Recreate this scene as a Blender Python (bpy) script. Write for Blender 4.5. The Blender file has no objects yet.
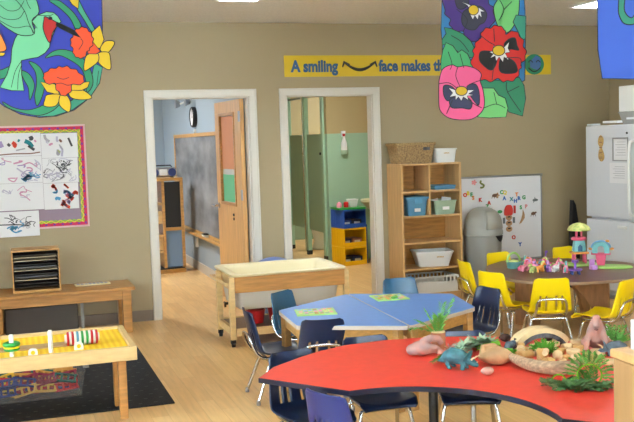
import bpy, bmesh, math, random
from mathutils import Vector, Matrix
C = bpy.context.scene.collection
PI = math.pi
R = math.radians
sc = bpy.context.scene

# ------------------------------------------------------------------ materials
def lin(c):
    o = []
    for v in c:
        v = v / 255.0
        o.append(v / 12.92 if v <= .04045 else ((v + .055) / 1.055) ** 2.4)
    return (*o, 1)

def mat(name, col, rough=.5, metal=0, spec=.5, noise=0, nscale=8, bump=0, bscale=60, col2=None, trans=0, alpha=1, coat=0, emit=0, stretch=(1, 1, 1), sheen=0):
    m = bpy.data.materials.new(name)
    m.use_nodes = True
    nt = m.node_tree
    b = nt.nodes['Principled BSDF']
    b.inputs['Base Color'].default_value = lin(col)
    b.inputs['Roughness'].default_value = rough
    b.inputs['Metallic'].default_value = metal
    b.inputs['Specular IOR Level'].default_value = spec
    b.inputs['Transmission Weight'].default_value = trans
    b.inputs['Alpha'].default_value = alpha
    b.inputs['Coat Weight'].default_value = coat
    if emit:
        b.inputs['Emission Color'].default_value = lin(col)
        b.inputs['Emission Strength'].default_value = emit
    if noise or bump:
        tc = nt.nodes.new('ShaderNodeTexCoord')
        mp = nt.nodes.new('ShaderNodeMapping')
        mp.inputs['Scale'].default_value = stretch
        nt.links.new(tc.outputs['Object'], mp.inputs['Vector'])
    if noise:
        n = nt.nodes.new('ShaderNodeTexNoise')
        n.inputs['Scale'].default_value = nscale
        n.inputs['Detail'].default_value = 5
        nt.links.new(mp.outputs[0], n.inputs['Vector'])
        cr = nt.nodes.new('ShaderNodeValToRGB')
        cr.color_ramp.elements[0].position = .3
        cr.color_ramp.elements[1].position = .7
        c2 = col2 or tuple(v * (1 - noise) for v in col)
        cr.color_ramp.elements[0].color = lin(c2)
        cr.color_ramp.elements[1].color = lin(col)
        nt.links.new(n.outputs['Fac'], cr.inputs['Fac'])
        nt.links.new(cr.outputs['Color'], b.inputs['Base Color'])
    if bump:
        n2 = nt.nodes.new('ShaderNodeTexNoise')
        n2.inputs['Scale'].default_value = bscale
        n2.inputs['Detail'].default_value = 4
        nt.links.new(mp.outputs[0], n2.inputs['Vector'])
        bp = nt.nodes.new('ShaderNodeBump')
        bp.inputs['Strength'].default_value = bump
        bp.inputs['Distance'].default_value = .01
        nt.links.new(n2.outputs['Fac'], bp.inputs['Height'])
        nt.links.new(bp.outputs[0], b.inputs['Normal'])
    return m

M = {}
def MM(name, *a, **k):
    M[name] = mat(name, *a, **k)
    return M[name]

MM('wall_paint', (168, 152, 118), .55, bump=.12, bscale=180)
MM('blue_wall', (150, 166, 178), .6, bump=.1, bscale=150)
MM('bath_tan', (176, 158, 112), .6)
MM('bath_mint', (142, 163, 134), .4)
MM('ceiling_tex', (234, 233, 228), .9, noise=.06, nscale=60, bump=.5, bscale=140)
MM('trim_white', (222, 218, 208), .4)
MM('base_grey', (128, 112, 96), .5)
MM('wood', (206, 158, 92), .38, noise=.14, nscale=3, stretch=(2, 2, 18))
MM('wood_h', (212, 160, 88), .35, noise=.16, nscale=3, stretch=(2, 16, 16))
MM('wood_pale', (222, 188, 130), .42, noise=.1, nscale=3, stretch=(3, 14, 14))
MM('wood_orange', (200, 142, 74), .33, noise=.18, nscale=3, stretch=(2, 16, 16))
MM('wood_shelf', (216, 172, 114), .4, noise=.08, nscale=4, stretch=(8, 8, 1))
MM('door_wood', (224, 172, 106), .38, noise=.12, nscale=3, stretch=(14, 14, 1.2))
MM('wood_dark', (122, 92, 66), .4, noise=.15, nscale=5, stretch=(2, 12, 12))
MM('wood_near', (178, 138, 90), .45, noise=.08, nscale=4, stretch=(8, 8, 1))
MM('wood_arch', (186, 134, 88), .4, noise=.15, nscale=5, stretch=(6, 6, 2))
MM('chrome', (205, 205, 205), .16, 1)
MM('steel', (170, 172, 175), .35, 1)
MM('navy', (16, 36, 72), .3, spec=.6)
MM('navy_bright', (4, 34, 112), .28, spec=.6)
MM('teal_blue', (38, 92, 126), .32, spec=.6)
MM('yellow_plastic', (250, 220, 0), .35)
MM('blue_laminate', (104, 152, 224), .4, noise=.04, nscale=30)
MM('red_laminate', (236, 66, 52), .36, noise=.04, nscale=25)
MM('brown_laminate', (118, 80, 62), .36, noise=.12, nscale=8, stretch=(1, 8, 1))
MM('table_edge_grey', (200, 188, 174), .5)
MM('edge_brown', (160, 132, 108), .5)
MM('edge_navy', (20, 24, 48), .35)
MM('black', (22, 22, 24), .5)
MM('black_rubber', (24, 24, 26), .7)
MM('white', (236, 236, 232), .45)
MM('white_plastic', (228, 230, 228), .35)
MM('fridge_white', (214, 217, 222), .35, bump=.05, bscale=200)
MM('paper', (232, 232, 234), .8)
MM('cream', (236, 222, 178), .4)
MM('tub_cream', (240, 228, 188), .4)
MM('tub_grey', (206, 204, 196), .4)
MM('grey_plastic', (142, 142, 136), .45, bump=.1, bscale=250)
MM('grey_plastic_light', (156, 156, 148), .45, bump=.1, bscale=250)
MM('shadow_black', (10, 10, 10), .6)
MM('wicker', (190, 154, 104), .8, noise=.35, nscale=70, bump=1, bscale=90)
MM('blue_bin', (86, 138, 168), .35)
MM('lid_blue', (90, 150, 185), .4)
MM('green_clear', (170, 196, 170), .3, alpha=.8)
MM('clear_plastic', (225, 225, 225), .15, alpha=.10)
MM('clear_milky', (210, 210, 206), .3, alpha=.6)
MM('grey_clear', (90, 84, 80), .3, alpha=.85)
MM('rug_dark', (34, 35, 40), .95, bump=.6, bscale=300)
MM('mint', (156, 188, 158), .35)
MM('mint_dark', (146, 172, 142), .4)
MM('ball_blue', (108, 134, 196), .35)
MM('red_plastic', (196, 30, 34), .35)
MM('green_plastic', (30, 150, 60), .4)
MM('bin_blue', (36, 84, 180), .4)
MM('bin_yellow', (236, 186, 10), .4)
MM('cork', (212, 172, 104), .7, noise=.2, nscale=60)
MM('dino_teal', (64, 130, 140), .5, noise=.35, nscale=30)
MM('dino_pink', (206, 142, 120), .6, noise=.3, nscale=14, col2=(150, 130, 130))
MM('dino_grey', (92, 112, 126), .5, noise=.3, nscale=30)
MM('stone_pink', (214, 164, 138), .7, noise=.3, nscale=9, col2=(170, 140, 134), bump=.3, bscale=30)
MM('stone_tan', (214, 172, 124), .6, noise=.2, nscale=10, bump=.3, bscale=30)
MM('driftwood', (206, 174, 138), .8, noise=.3, nscale=6, stretch=(2, 14, 14), bump=.5, bscale=30)
MM('block_wood', (226, 182, 112), .6, noise=.16, nscale=20)
MM('block_pale', (236, 208, 158), .6, noise=.1, nscale=20)
MM('bark', (96, 72, 60), .9, noise=.4, nscale=30, bump=.8, bscale=60)
MM('bark_dark', (52, 50, 54), .7, noise=.5, nscale=16, col2=(120, 120, 125), bump=.8, bscale=50)
MM('pot_wood', (196, 132, 96), .7, noise=.25, nscale=14, stretch=(1, 1, .3))
MM('leaf_green', (100, 168, 72), .6)
MM('leaf_bright', (120, 190, 40), .6)
MM('leaf_sage', (158, 186, 156), .6)
MM('leaf_dark', (112, 160, 104), .6)
MM('moss', (96, 170, 50), .8)
MM('pink', (246, 150, 176), .4)
MM('pink_hot', (232, 96, 130), .4)
MM('purple', (140, 96, 196), .4)
MM('lilac', (206, 150, 215), .4)
MM('orange', (240, 160, 70), .4)
MM('aqua', (120, 190, 190), .4)
MM('sky', (130, 190, 230), .4)
MM('lime', (170, 216, 120), .4)
MM('pale_yellow', (236, 232, 150), .5, noise=.25, nscale=40, col2=(170, 200, 110))
MM('glow', (248, 251, 255), .5, emit=9.5)
MM('glow_back', (245, 250, 255), .5, emit=58)
MM('chalk', (66, 68, 72), .7, noise=.5, nscale=3, col2=(150, 152, 154), stretch=(1, .4, .9))
MM('glass', (235, 245, 245), .03, trans=1)
MM('picture_glass', (210, 210, 206), .2)

def flat(name, col, rough=.7):
    return M[name] if name in M else MM(name, col, rough)

# floor planks along the depth of the room
def floor_mat():
    m = bpy.data.materials.new('maple_planks'); m.use_nodes = True
    nt = m.node_tree; b = nt.nodes['Principled BSDF']
    tc = nt.nodes.new('ShaderNodeTexCoord'); mp = nt.nodes.new('ShaderNodeMapping')
    mp.inputs['Rotation'].default_value = (0, 0, R(90))
    nt.links.new(tc.outputs['Object'], mp.inputs['Vector'])
    br = nt.nodes.new('ShaderNodeTexBrick')
    br.inputs['Scale'].default_value = 1
    br.inputs['Brick Width'].default_value = .62
    br.inputs['Row Height'].default_value = .105
    br.inputs['Mortar Size'].default_value = .0012
    br.inputs['Mortar Smooth'].default_value = .4
    br.inputs['Color1'].default_value = lin((238, 196, 132))
    br.inputs['Color2'].default_value = lin((226, 178, 112))
    br.inputs['Mortar'].default_value = lin((202, 154, 94))
    br.offset = .37
    nt.links.new(mp.outputs[0], br.inputs['Vector'])
    mp2 = nt.nodes.new('ShaderNodeMapping'); mp2.inputs['Scale'].default_value = (22, 1.6, 1)
    nt.links.new(tc.outputs['Object'], mp2.inputs['Vector'])
    n = nt.nodes.new('ShaderNodeTexNoise'); n.inputs['Scale'].default_value = 2; n.inputs['Detail'].default_value = 5
    nt.links.new(mp2.outputs[0], n.inputs['Vector'])
    cr = nt.nodes.new('ShaderNodeValToRGB')
    cr.color_ramp.elements[0].position = .3; cr.color_ramp.elements[1].position = .7
    cr.color_ramp.elements[0].color = (.82, .82, .80, 1); cr.color_ramp.elements[1].color = (1.05, 1.05, 1.05, 1)
    nt.links.new(n.outputs['Fac'], cr.inputs['Fac'])
    mx = nt.nodes.new('ShaderNodeMixRGB'); mx.blend_type = 'MULTIPLY'; mx.inputs[0].default_value = .75
    nt.links.new(br.outputs['Color'], mx.inputs[1]); nt.links.new(cr.outputs['Color'], mx.inputs[2])
    nt.links.new(mx.outputs[0], b.inputs['Base Color'])
    b.inputs['Roughness'].default_value = .34
    return m
M['floor'] = floor_mat()

def stripes_mat(name, c1, c2, scale, axis='X'):
    m = bpy.data.materials.new(name); m.use_nodes = True
    nt = m.node_tree; b = nt.nodes['Principled BSDF']
    tc = nt.nodes.new('ShaderNodeTexCoord'); w = nt.nodes.new('ShaderNodeTexWave')
    w.bands_direction = axis; w.inputs['Scale'].default_value = scale
    nt.links.new(tc.outputs['Object'], w.inputs['Vector'])
    cr = nt.nodes.new('ShaderNodeValToRGB')
    cr.color_ramp.elements[0].color = lin(c1); cr.color_ramp.elements[1].color = lin(c2)
    nt.links.new(w.outputs['Fac'], cr.inputs['Fac']); nt.links.new(cr.outputs['Color'], b.inputs['Base Color'])
    b.inputs['Roughness'].default_value = .6
    M[name] = m
stripes_mat('yellow_bumps', (240, 190, 10), (252, 214, 40), 9)

# ------------------------------------------------------------------ mesh builder
class MB:
    def __init__(self): self.v = []; self.f = []; self.mi = []
    def add(self, vs, fs, mi=0, xf=None):
        o = len(self.v)
        for p in vs:
            p = Vector(p)
            if xf is not None: p = xf @ p
            self.v.append(p)
        for f in fs: self.f.append([i + o for i in f]); self.mi.append(mi)
        return self
    def box(self, x0, x1, y0, y1, z0, z1, mi=0, xf=None):
        vs = [(x, y, z) for z in (z0, z1) for y in (y0, y1) for x in (x0, x1)]
        fs = [(0, 2, 3, 1), (4, 5, 7, 6), (0, 1, 5, 4), (2, 6, 7, 3), (0, 4, 6, 2), (1, 3, 7, 5)]
        return self.add(vs, fs, mi, xf)
    def taper(self, c0, s0, c1, s1, mi=0, xf=None):   # frustum: centre, half sizes at two heights
        vs = []
        for c, s in ((c0, s0), (c1, s1)):
            for y in (-1, 1):
                for x in (-1, 1): vs.append((c[0] + x * s[0], c[1] + y * s[1], c[2]))
        fs = [(0, 2, 3, 1), (4, 5, 7, 6), (0, 1, 5, 4), (2, 6, 7, 3), (0, 4, 6, 2), (1, 3, 7, 5)]
        return self.add(vs, fs, mi, xf)
    def prism(self, pts, z0, z1, mi=0, xf=None, side=None):
        n = len(pts)
        a = sum(pts[i][0] * pts[(i + 1) % n][1] - pts[(i + 1) % n][0] * pts[i][1] for i in range(n))
        if a < 0: pts = pts[::-1]
        vs = [(p[0], p[1], z0) for p in pts] + [(p[0], p[1], z1) for p in pts]
        self.add(vs, [list(range(n))[::-1], list(range(n, 2 * n))], mi, xf)
        self.add(vs, [(i, (i + 1) % n, n + (i + 1) % n, n + i) for i in range(n)], mi if side is None else side, xf)
        return self
    def tube(self, pts, r, seg=8, mi=0, closed=False, xf=None, ry=None):
        pts = [Vector(p) for p in pts]; n = len(pts)
        rs = r if isinstance(r, (list, tuple)) else [r] * n
        up = None; vs = []
        for i, p in enumerate(pts):
            if closed: t = pts[(i + 1) % n] - pts[i - 1]
            else: t = pts[min(i + 1, n - 1)] - pts[max(i - 1, 0)]
            t.normalize()
            if up is None:
                up = Vector((0, 0, 1)) if abs(t.z) < .9 else Vector((1, 0, 0))
            u = (up - t * up.dot(t)).normalized(); w = t.cross(u); up = u
            for k in range(seg):
                a = 2 * PI * k / seg
                vs.append(p + (u * math.cos(a) * (ry or 1) + w * math.sin(a)) * rs[i])
        fs = []
        m = n if closed else n - 1
        for i in range(m):
            for k in range(seg):
                a = i * seg + k; b = i * seg + (k + 1) % seg; j = ((i + 1) % n) * seg
                fs.append((a, b, j + (k + 1) % seg, j + k))
        if not closed:
            fs.append(list(range(seg))[::-1]); fs.append([(n - 1) * seg + k for k in range(seg)])
        return self.add(vs, fs, mi, xf)
    def lathe(self, prof, seg=24, mi=0, xf=None, sx=1, sy=1):
        vs = []; n = len(prof)
        for r, z in prof:
            for k in range(seg):
                a = 2 * PI * k / seg; vs.append((r * sx * math.cos(a), r * sy * math.sin(a), z))
        fs = [(i * seg + k, i * seg + (k + 1) % seg, (i + 1) * seg + (k + 1) % seg, (i + 1) * seg + k) for i in range(n - 1) for k in range(seg)]
        if prof[0][0] > 1e-5: fs.append(list(range(seg))[::-1])
        if prof[-1][0] > 1e-5: fs.append([(n - 1) * seg + k for k in range(seg)])
        return self.add(vs, fs, mi, xf)
    def blob(self, c, s, sub=2, jit=0, seed=0, mi=0, xf=None):
        bm = bmesh.new(); bmesh.ops.create_icosphere(bm, subdivisions=sub, radius=1)
        rnd = random.Random(seed); ph = [rnd.uniform(0, 6) for _ in range(6)]
        vs = []
        for v in bm.verts:
            k = 1 + jit * (math.sin(3 * v.co.x + ph[0]) * math.sin(2.3 * v.co.y + ph[1]) + .6 * math.sin(4 * v.co.z + ph[2]) * math.cos(3.4 * v.co.x + ph[3]))
            vs.append((c[0] + v.co.x * s[0] * k, c[1] + v.co.y * s[1] * k, c[2] + v.co.z * s[2] * k))
        fs = [[v.index for v in f.verts] for f in bm.faces]; bm.free()
        return self.add(vs, fs, mi, xf)
    def build(self, name, mats, parent=None, loc=None, rz=0, bevel=0, smooth=40, solid=0, subsurf=0, remesh=0, bseg=2):
        me = bpy.data.meshes.new(name)
        me.from_pydata([tuple(v) for v in self.v], [], self.f)
        if isinstance(mats, str): mats = [mats]
        for k in mats: me.materials.append(M[k])
        me.polygons.foreach_set('material_index', self.mi)
        me.update()
        o = bpy.data.objects.new(name, me); C.objects.link(o)
        if parent: o.parent = parent
        if loc: o.location = loc
        o.rotation_euler.z = rz
        if remesh:
            md = o.modifiers.new('remesh', 'REMESH'); md.mode = 'VOXEL'; md.voxel_size = remesh; md.use_smooth_shade = True
            sm = o.modifiers.new('smooth', 'SMOOTH'); sm.iterations = 4; sm.factor = .5
        if solid:
            md = o.modifiers.new('solid', 'SOLIDIFY'); md.thickness = solid; md.offset = 0
        if bevel:
            md = o.modifiers.new('bevel', 'BEVEL'); md.width = bevel; md.segments = bseg; md.limit_method = 'ANGLE'; md.angle_limit = R(40)
        if subsurf:
            md = o.modifiers.new('sub', 'SUBSURF'); md.levels = subsurf; md.render_levels = subsurf
        if smooth:
            me.polygons.foreach_set('use_smooth', [True] * len(me.polygons))
            me.set_sharp_from_angle(angle=R(smooth))
        return o

def spline(pts, k=6, closed=False):
    n = len(pts); out = []
    pts = [Vector(p) for p in pts]
    rng = range(n) if closed else range(n - 1)
    for i in rng:
        if closed: p0, p1, p2, p3 = pts[i - 1], pts[i], pts[(i + 1) % n], pts[(i + 2) % n]
        else: p0, p1, p2, p3 = pts[max(i - 1, 0)], pts[i], pts[i + 1], pts[min(i + 2, n - 1)]
        for j in range(k):
            t = j / k
            out.append(.5 * ((2 * p1) + (p2 - p0) * t + (2 * p0 - 5 * p1 + 4 * p2 - p3) * t * t + (3 * p1 - p0 - 3 * p2 + p3) * t ** 3))
    if not closed: out.append(pts[-1])
    return out

def roundpoly(pts, r, k=4):
    out = []; n = len(pts)
    for i in range(n):
        p = Vector(pts[i]); a = Vector(pts[i - 1]) - p; b = Vector(pts[(i + 1) % n]) - p
        ra = min(r, a.length * .45); rb = min(r, b.length * .45)
        s = p + a.normalized() * ra; e = p + b.normalized() * rb
        for j in range(k + 1):
            t = j / k; out.append(tuple((1 - t) ** 2 * s + 2 * t * (1 - t) * p + t * t * e))
    return out

# ------------------------------------------------------------------ tagging
def tag(o, label, cat, group=None, kind=None):
    o['label'] = label
    if cat: o['category'] = cat
    if group: o['group'] = group
    if kind: o['kind'] = kind
    return o
def thing(name, label, cat, loc=(0, 0, 0), rz=0, group=None):
    o = bpy.data.objects.new(name, None); C.objects.link(o); o.empty_display_size = .05
    o.location = loc; o.rotation_euler = (0, 0, rz)
    return tag(o, label, cat, group)
def struct(o, label=None):
    o['kind'] = 'structure'
    if label: o['label'] = label
    return o
def dup(root, label, loc, rz=0, group=None):
    r = root.copy(); C.objects.link(r); r.location = loc; r.rotation_euler = (0, 0, rz); r['label'] = label
    if group: r['group'] = group
    for ch in list(root.children):
        c = ch.copy(); C.objects.link(c); c.parent = r
        for g in list(ch.children):
            d = g.copy(); C.objects.link(d); d.parent = c
    return r

def T(x=0, y=0, z=0, rz=0, rx=0, ry=0, s=1):
    return Matrix.Translation((x, y, z)) @ Matrix.Rotation(rz, 4, 'Z') @ Matrix.Rotation(ry, 4, 'Y') @ Matrix.Rotation(rx, 4, 'X') @ Matrix.Scale(s, 4)

# ================================================================== ROOM
H = 2.711
XL, XR, YB = -2.4, 6.15, -9.6
W = .12
D1 = (1.285, 2.187); D2 = (2.556, 3.43); DZ = 2.03     # clear openings
MB().box(XL - .2, 7.2, YB - .2, 6.4, -.1, 0).build('floor', 'floor', smooth=0)
struct(bpy.data.objects['floor'])
struct(MB().box(XL - .2, 7.2, YB - .2, 6.4, H, H + .1).build('ceiling', 'ceiling_tex', smooth=0))
w = MB()
w.box(XL, D1[0], 0, W, 0, H); w.box(D1[0], D1[1], 0, W, DZ, H); w.box(D1[1], D2[0], 0, W, 0, H)
w.box(D2[0], D2[1], 0, W, DZ, H); w.box(D2[1], XR, 0, W, 0, H)
struct(w.build('wall_far', 'wall_paint', smooth=0))
struct(MB().box(XR, XR + .12, YB, W, 0, H).build('wall_right', 'wall_paint', smooth=0))
# left wall with a wide window, and near wall with a window behind the viewer
def wall_with_window(name, x0, x1, y0, y1, axis, a0, a1, z0, z1):
    m = MB()
    if axis == 'y':
        m.box(x0, x1, y0, a0, 0, H); m.box(x0, x1, a1, y1, 0, H); m.box(x0, x1, a0, a1, 0, z0); m.box(x0, x1, a0, a1, z1, H)
    else:
        m.box(x0, a0, y0, y1, 0, H); m.box(a1, x1, y0, y1, 0, H); m.box(a0, a1, y0, y1, 0, z0); m.box(a0, a1, y0, y1, z1, H)
    return struct(m.build(name, 'wall_paint', smooth=0))
wall_with_window('wall_left', XL - .12, XL, YB, 0, 'y', -7.2, -2.6, .9, 2.2)
wall_with_window('wall_near', XL, XR, YB - .12, YB, 'x', -1.0, 4.6, .9, 2.3)
def window(name, axis, p, a0, a1, z0, z1):
    root = bpy.data.objects.new(name, None); C.objects.link(root); root['kind'] = 'structure'
    m = MB(); g = MB()
    def bx(u0, u1, v0, v1, d0, d1, mb):
        if axis == 'y': mb.box(p + d0, p + d1, u0, u1, v0, v1)
        else: mb.box(u0, u1, p + d0, p + d1, v0, v1)
    for (u0, u1, v0, v1) in ((a0, a1, z0, z0 + .06), (a0, a1, z1 - .06, z1), (a0, a0 + .06, z0 + .06, z1 - .06), (a1 - .06, a1, z0 + .06, z1 - .06),
                             ((a0 + a1) / 2 - .03, (a0 + a1) / 2 + .03, z0 + .06, z1 - .06)):
        bx(u0, u1, v0, v1, -.04, .04, m)
    bx(a0 + .06, a1 - .06, z0 + .06, z1 - .06, -.004, .004, g)
    m.build('window_frame', 'trim_white', root, smooth=0); g.build('window_pane', 'glass', root, smooth=0)
window('window_1', 'y', XL - .06, -7.2, -2.6, .9, 2.2)
window('window_2', 'x', YB - .06, -1.0, 4.6, .9, 2.3)

# baseboards
b = MB()
for x0, x1 in ((XL, D1[0] - .075), (D1[1] + .075, D2[0] - .075), (D2[1] + .075, XR)): b.box(x0, x1, -.012, 0, 0, .1)
struct(b.build('baseboard_far', 'base_grey', smooth=0))
struct(MB().box(XR - .012, XR, YB, -.012, 0, .1).build('baseboard_right', 'base_grey', smooth=0))

# door frames
def door_frame(n, x0, x1):
    m = MB(); c = .072
    for y0, y1 in ((-.018, 0), (W, W + .018)):
        m.box(x0 - c, x0, y0, y1, 0, DZ); m.box(x1, x1 + c, y0, y1, 0, DZ); m.box(x0 - c, x1 + c, y0, y1, DZ, DZ + c - .004)
    m.box(x0 - c, x0 - c + .016, -.026, -.018, 0, DZ + c - .004); m.box(x1 + c - .016, x1 + c, -.026, -.018, 0, DZ + c - .004)
    m.box(x0 - c + .016, x1 + c - .016, -.026, -.018, DZ + c - .02, DZ + c - .004)
    m.box(x0, x0 + .012, 0, W, 0, DZ); m.box(x1 - .012, x1, 0, W, 0, DZ); m.box(x0 + .012, x1 - .012, 0, W, DZ - .012, DZ)
    struct(m.build('trim_%d' % n, 'trim_white', bevel=.003))
door_frame(1, *D1); door_frame(2, *D2)

# open wooden door, hinged at the right jamb, swung into the blue room
dr = bpy.data.objects.new('door_1', None); C.objects.link(dr); dr['kind'] = 'structure'
dr['label'] = 'open maple door with a paper-covered glass panel, swung into the blue room'
dr.location = (2.168, .125, 0); dr.rotation_euler = (0, 0, R(93.2))
# local: +x along the door from hinge, +y = face seen by the camera (left)
m = MB(); L = .89; g0, g1, gz0, gz1 = .20, .74, .98, 1.90
m.box(0, L, 0, .042, .01, gz0); m.box(0, g0, 0, .042, gz0, gz1); m.box(g1, L, 0, .042, gz0, gz1); m.box(0, L, 0, .042, gz1, 2.015)
m.build('door_leaf', 'door_wood', dr, bevel=.002)
m = MB(); q = .03
for a in ((g0, g1, gz0, gz0 + q), (g0, g1, gz1 - q, gz1), (g0, g0 + q, gz0 + q, gz1 - q), (g1 - q, g1, gz0 + q, gz1 - q)): m.box(a[0], a[1], -.006, .05, a[2], a[3])
m.build('glazing_bead', 'wood_orange', dr, bevel=.002)
MB().box(g0 + q, g1 - q, .018, .024, gz0 + q, gz1 - q).build('door_pane', 'picture_glass', dr, smooth=0)
flat('orange_paper', (205, 136, 92)); flat('green_paper', (98, 186, 140))
MB().box(g0 + q + .005, g1 - q - .005, .026, .029, 1.34, gz1 - q - .005).build('orange_paper', 'orange_paper', dr, smooth=0)
MB().box(g0 + q + .005, g1 - q - .015, .026, .029, gz0 + q + .005, 1.285).build('green_paper', 'green_paper', dr, smooth=0)
m = MB(); m.tube([(L - .06, .04, .96), (L - .06, .09, .96)], .012, 10); m.tube([(L - .06, .085, .96), (L - .02, .09, .96), (L + .045, .09, .955)], .011, 10); m.lathe([(.03, 0), (.03, .008), (0, .008)], 16, xf=T(L - .06, .042, .96, rx=-PI / 2))
m.build('door_handle', 'chrome', dr)
MB().box(.30, .335, .0425, .048, .88, .905).box(.30, .335, .0425, .047, .84, .865).build('door_latch_plate', 'black', dr)
m = MB()
for z in (.35, 1.05, 1.8): m.box(-.012, .05, .0425, .046, z, z + .1); m.tube([(-.008, .048, z), (-.008, .048, z + .1)], .007, 8)
m.build('hinge', 'steel', dr)

# ---------------- blue room behind door 1
BX = 2.262
struct(MB().box(BX, BX + .1, W + .02, 5.6, 0, H).build('wall_blue_right', 'blue_wall', smooth=0))
struct(MB().box(-1.2, BX, 5.5, 5.6, 0, H).build('wall_blue_far', 'blue_wall', smooth=0))
struct(MB().box(-1.3, -1.2, W, 5.6, 0, H).build('wall_blue_left', 'blue_wall', smooth=0))
MM('base_blue', (196, 186, 170), .5)
struct(MB().box(BX - .012, BX, W + .02, 5.5, 0, .11).build('baseboard_blue_right', 'base_blue', smooth=0))
struct(MB().box(-1.2, BX - .012, 5.488, 5.5, 0, .11).build('baseboard_blue_far', 'base_blue', smooth=0))

cb = thing('chalkboard', 'large smudged chalkboard with wooden frame on the wall of the blue room', 'chalkboard', (BX, 2.9, 0))
m = MB(); m.box(-.018, -.001, -1.65, 1.52, .52, 1.69); m.build('writing_surface', 'chalk', cb, smooth=0)
m = MB()
m.box(-.03, -.001, -1.69, 1.56, 1.69, 1.735); m.box(-.03, -.001, -1.69, 1.56, .475, .52); m.box(-.03, -.001, 1.52, 1.56, .52, 1.69); m.box(-.03, -.001, -1.69, -1.65, .52, 1.69)
m.build('frame', 'wood_h', cb, bevel=.003)
MB().box(-.1, -.03, -1.69, 1.56, .475, .495).box(-.105, -.097, -1.69, 1.56, .475, .51).build('chalk_tray', 'wood_h', cb, bevel=.003)
m = MB().box(-.03, .03, -.06, .06, 0, .03); m.box(-.03, .03, -.06, .06, .03, .045, 1)
tag(m.build('chalk_eraser', ['white', 'black'], loc=(BX - .066, 2.35, .4955), bevel=.004), 'white and black eraser lying on the chalkboard tray', 'eraser')

ck = thing('wall_clock', 'round white wall clock seen edge-on above the chalkboard', 'clock', (BX, 2.98, 1.935))
xf = T(0, 0, 0, ry=-PI / 2)
MB().lathe([(0, .001), (.125, .001), (.13, .04), (.12, .055), (.114, .055), (.114, .042), (0, .042)], 32, xf=xf).build('case', 'black', ck)
MB().lathe([(0, .0425), (.112, .0425), (0, .045)], 32, xf=xf).build('dial', 'paper', ck)
m = MB(); m.box(-.048, -.0455, -.004, .004, -.02, .10); m.box(-.048, -.0455, -.07, .01, -.003, .003); m.build('hand', 'black', ck, smooth=0)
tag(MB().box(-.025, -.001, -.02, .02, 0, .05).build('conduit', 'white_plastic', loc=(BX, 2.98, 1.736)), 'short white cable conduit below the clock', 'conduit')
em = thing('emergency_light', 'twin-headed emergency light high on the wall above the chalkboard', 'light fixture', (BX, 3.35, 2.15))
MB().box(-.05, -.001, -.10, .10, -.03, .09).build('housing', 'white_plastic', em, bevel=.006)
for s_ in (-1, 1):
    MB().tube([(-.03, s_ * .09, .0), (-.06, s_ * .3, -.02)], .012).build('arm', 'white_plastic', em)
    MB().lathe([(0, -.03), (.035, -.03), (.06, .03), (.05, .032), (0, .02)], 16, xf=T(-.09, s_ * .34, -.02, ry=-PI / 2)).build('lamp_head', 'steel', em)
tag(MB().box(-.03, -.001, -.035, .035, -.06, .06).build('wall_outlet', 'white_plastic', loc=(BX, 3.15, .36), bevel=.003), 'white outlet plate on the blue wall below the chalkboard', 'outlet')

# curved-front maple display shelf in the blue room
un = thing('curved_shelf_unit', 'maple curved-front shelf unit with a dark panel in the blue room', 'shelf', (1.63, 3.3, 0))
HT = 1.19
arc = [(-.5, .18)] + [(.48 * math.sin(a), -.18 - .05 * math.cos(a)) for a in [(-1 + i / 8) * .9 + .0 for i in range(17)]] + [(.5, .18)]
pts = [(-.46, .2)] + [(-.46 + .92 * i / 12, -.2 - .06 * math.sin(PI * i / 12)) for i in range(13)] + [(.46, .2)]
MB().prism(pts, 0, .05).build('base', 'wood_h', un, bevel=.003)
MB().prism([(p[0] * .97, p[1] * .97) for p in pts], .0505, .062).build('trim_band', 'black', un)
MB().prism(pts, HT - .035, HT).build('top', 'wood_h', un, bevel=.003)
m = MB()
for x in (-.46, -.2, .19, .425): m.box(x, x + .035, -.2, .2, .062, HT - .035)
m.build('upright', 'wood_h', un, bevel=.002)
for z in (.26, .46, .62, .86): MB().box(-.165, .19, -.18, .2, z, z + .022).build('shelf', 'wood_pale', un, bevel=.002)
MB().box(-.165, .19, -.16, -.14, .29, .45).box(-.165, .19, -.16, -.14, .64, .78).build('front_panel', 'wood_pale', un)
MB().box(.225, .425, -.17, -.15, .57, HT - .05).build('chalk_panel', 'black', un)
MM('blue_panel', (120, 150, 185), .4)
MB().box(.225, .425, -.17, -.15, .07, .53).build('blue_panel', 'blue_panel', un)
MB().box(.225, .425, -.19, -.14, .53, .57).build('cross_rail', 'wood_h', un)
ra = thing('portable_radio', 'silver and blue portable radio on the curved maple shelf', 'radio', (1.86, 3.24, HT + .001), R(4))
MB().box(-.17, .17, -.07, .07, .01, .13).build('body', 'steel', ra, bevel=.03, bseg=4)
MM('radio_blue', (46, 62, 120), .4)
for s in (-1, 1):
    MB().lathe([(0, 0), (.05, 0), (.05, .012), (.03, .016), (0, .01)], 20, xf=T(s * .11, -.07, .068, rx=PI / 2)).build('speaker', 'radio_blue', ra)
MB().box(-.05, .05, -.078, -.071, .03, .11).build('display', 'white_plastic', ra, bevel=.003)
MB().tube([(-.13, 0, .12), (-.11, 0, .155), (.11, 0, .155), (.13, 0, .12)], .008).build('handle', 'black', ra)
for x in (-.12, .12): MB().box(x - .012, x + .012, -.05, .05, 0, .012).build('foot', 'black_rubber', ra)

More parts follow.
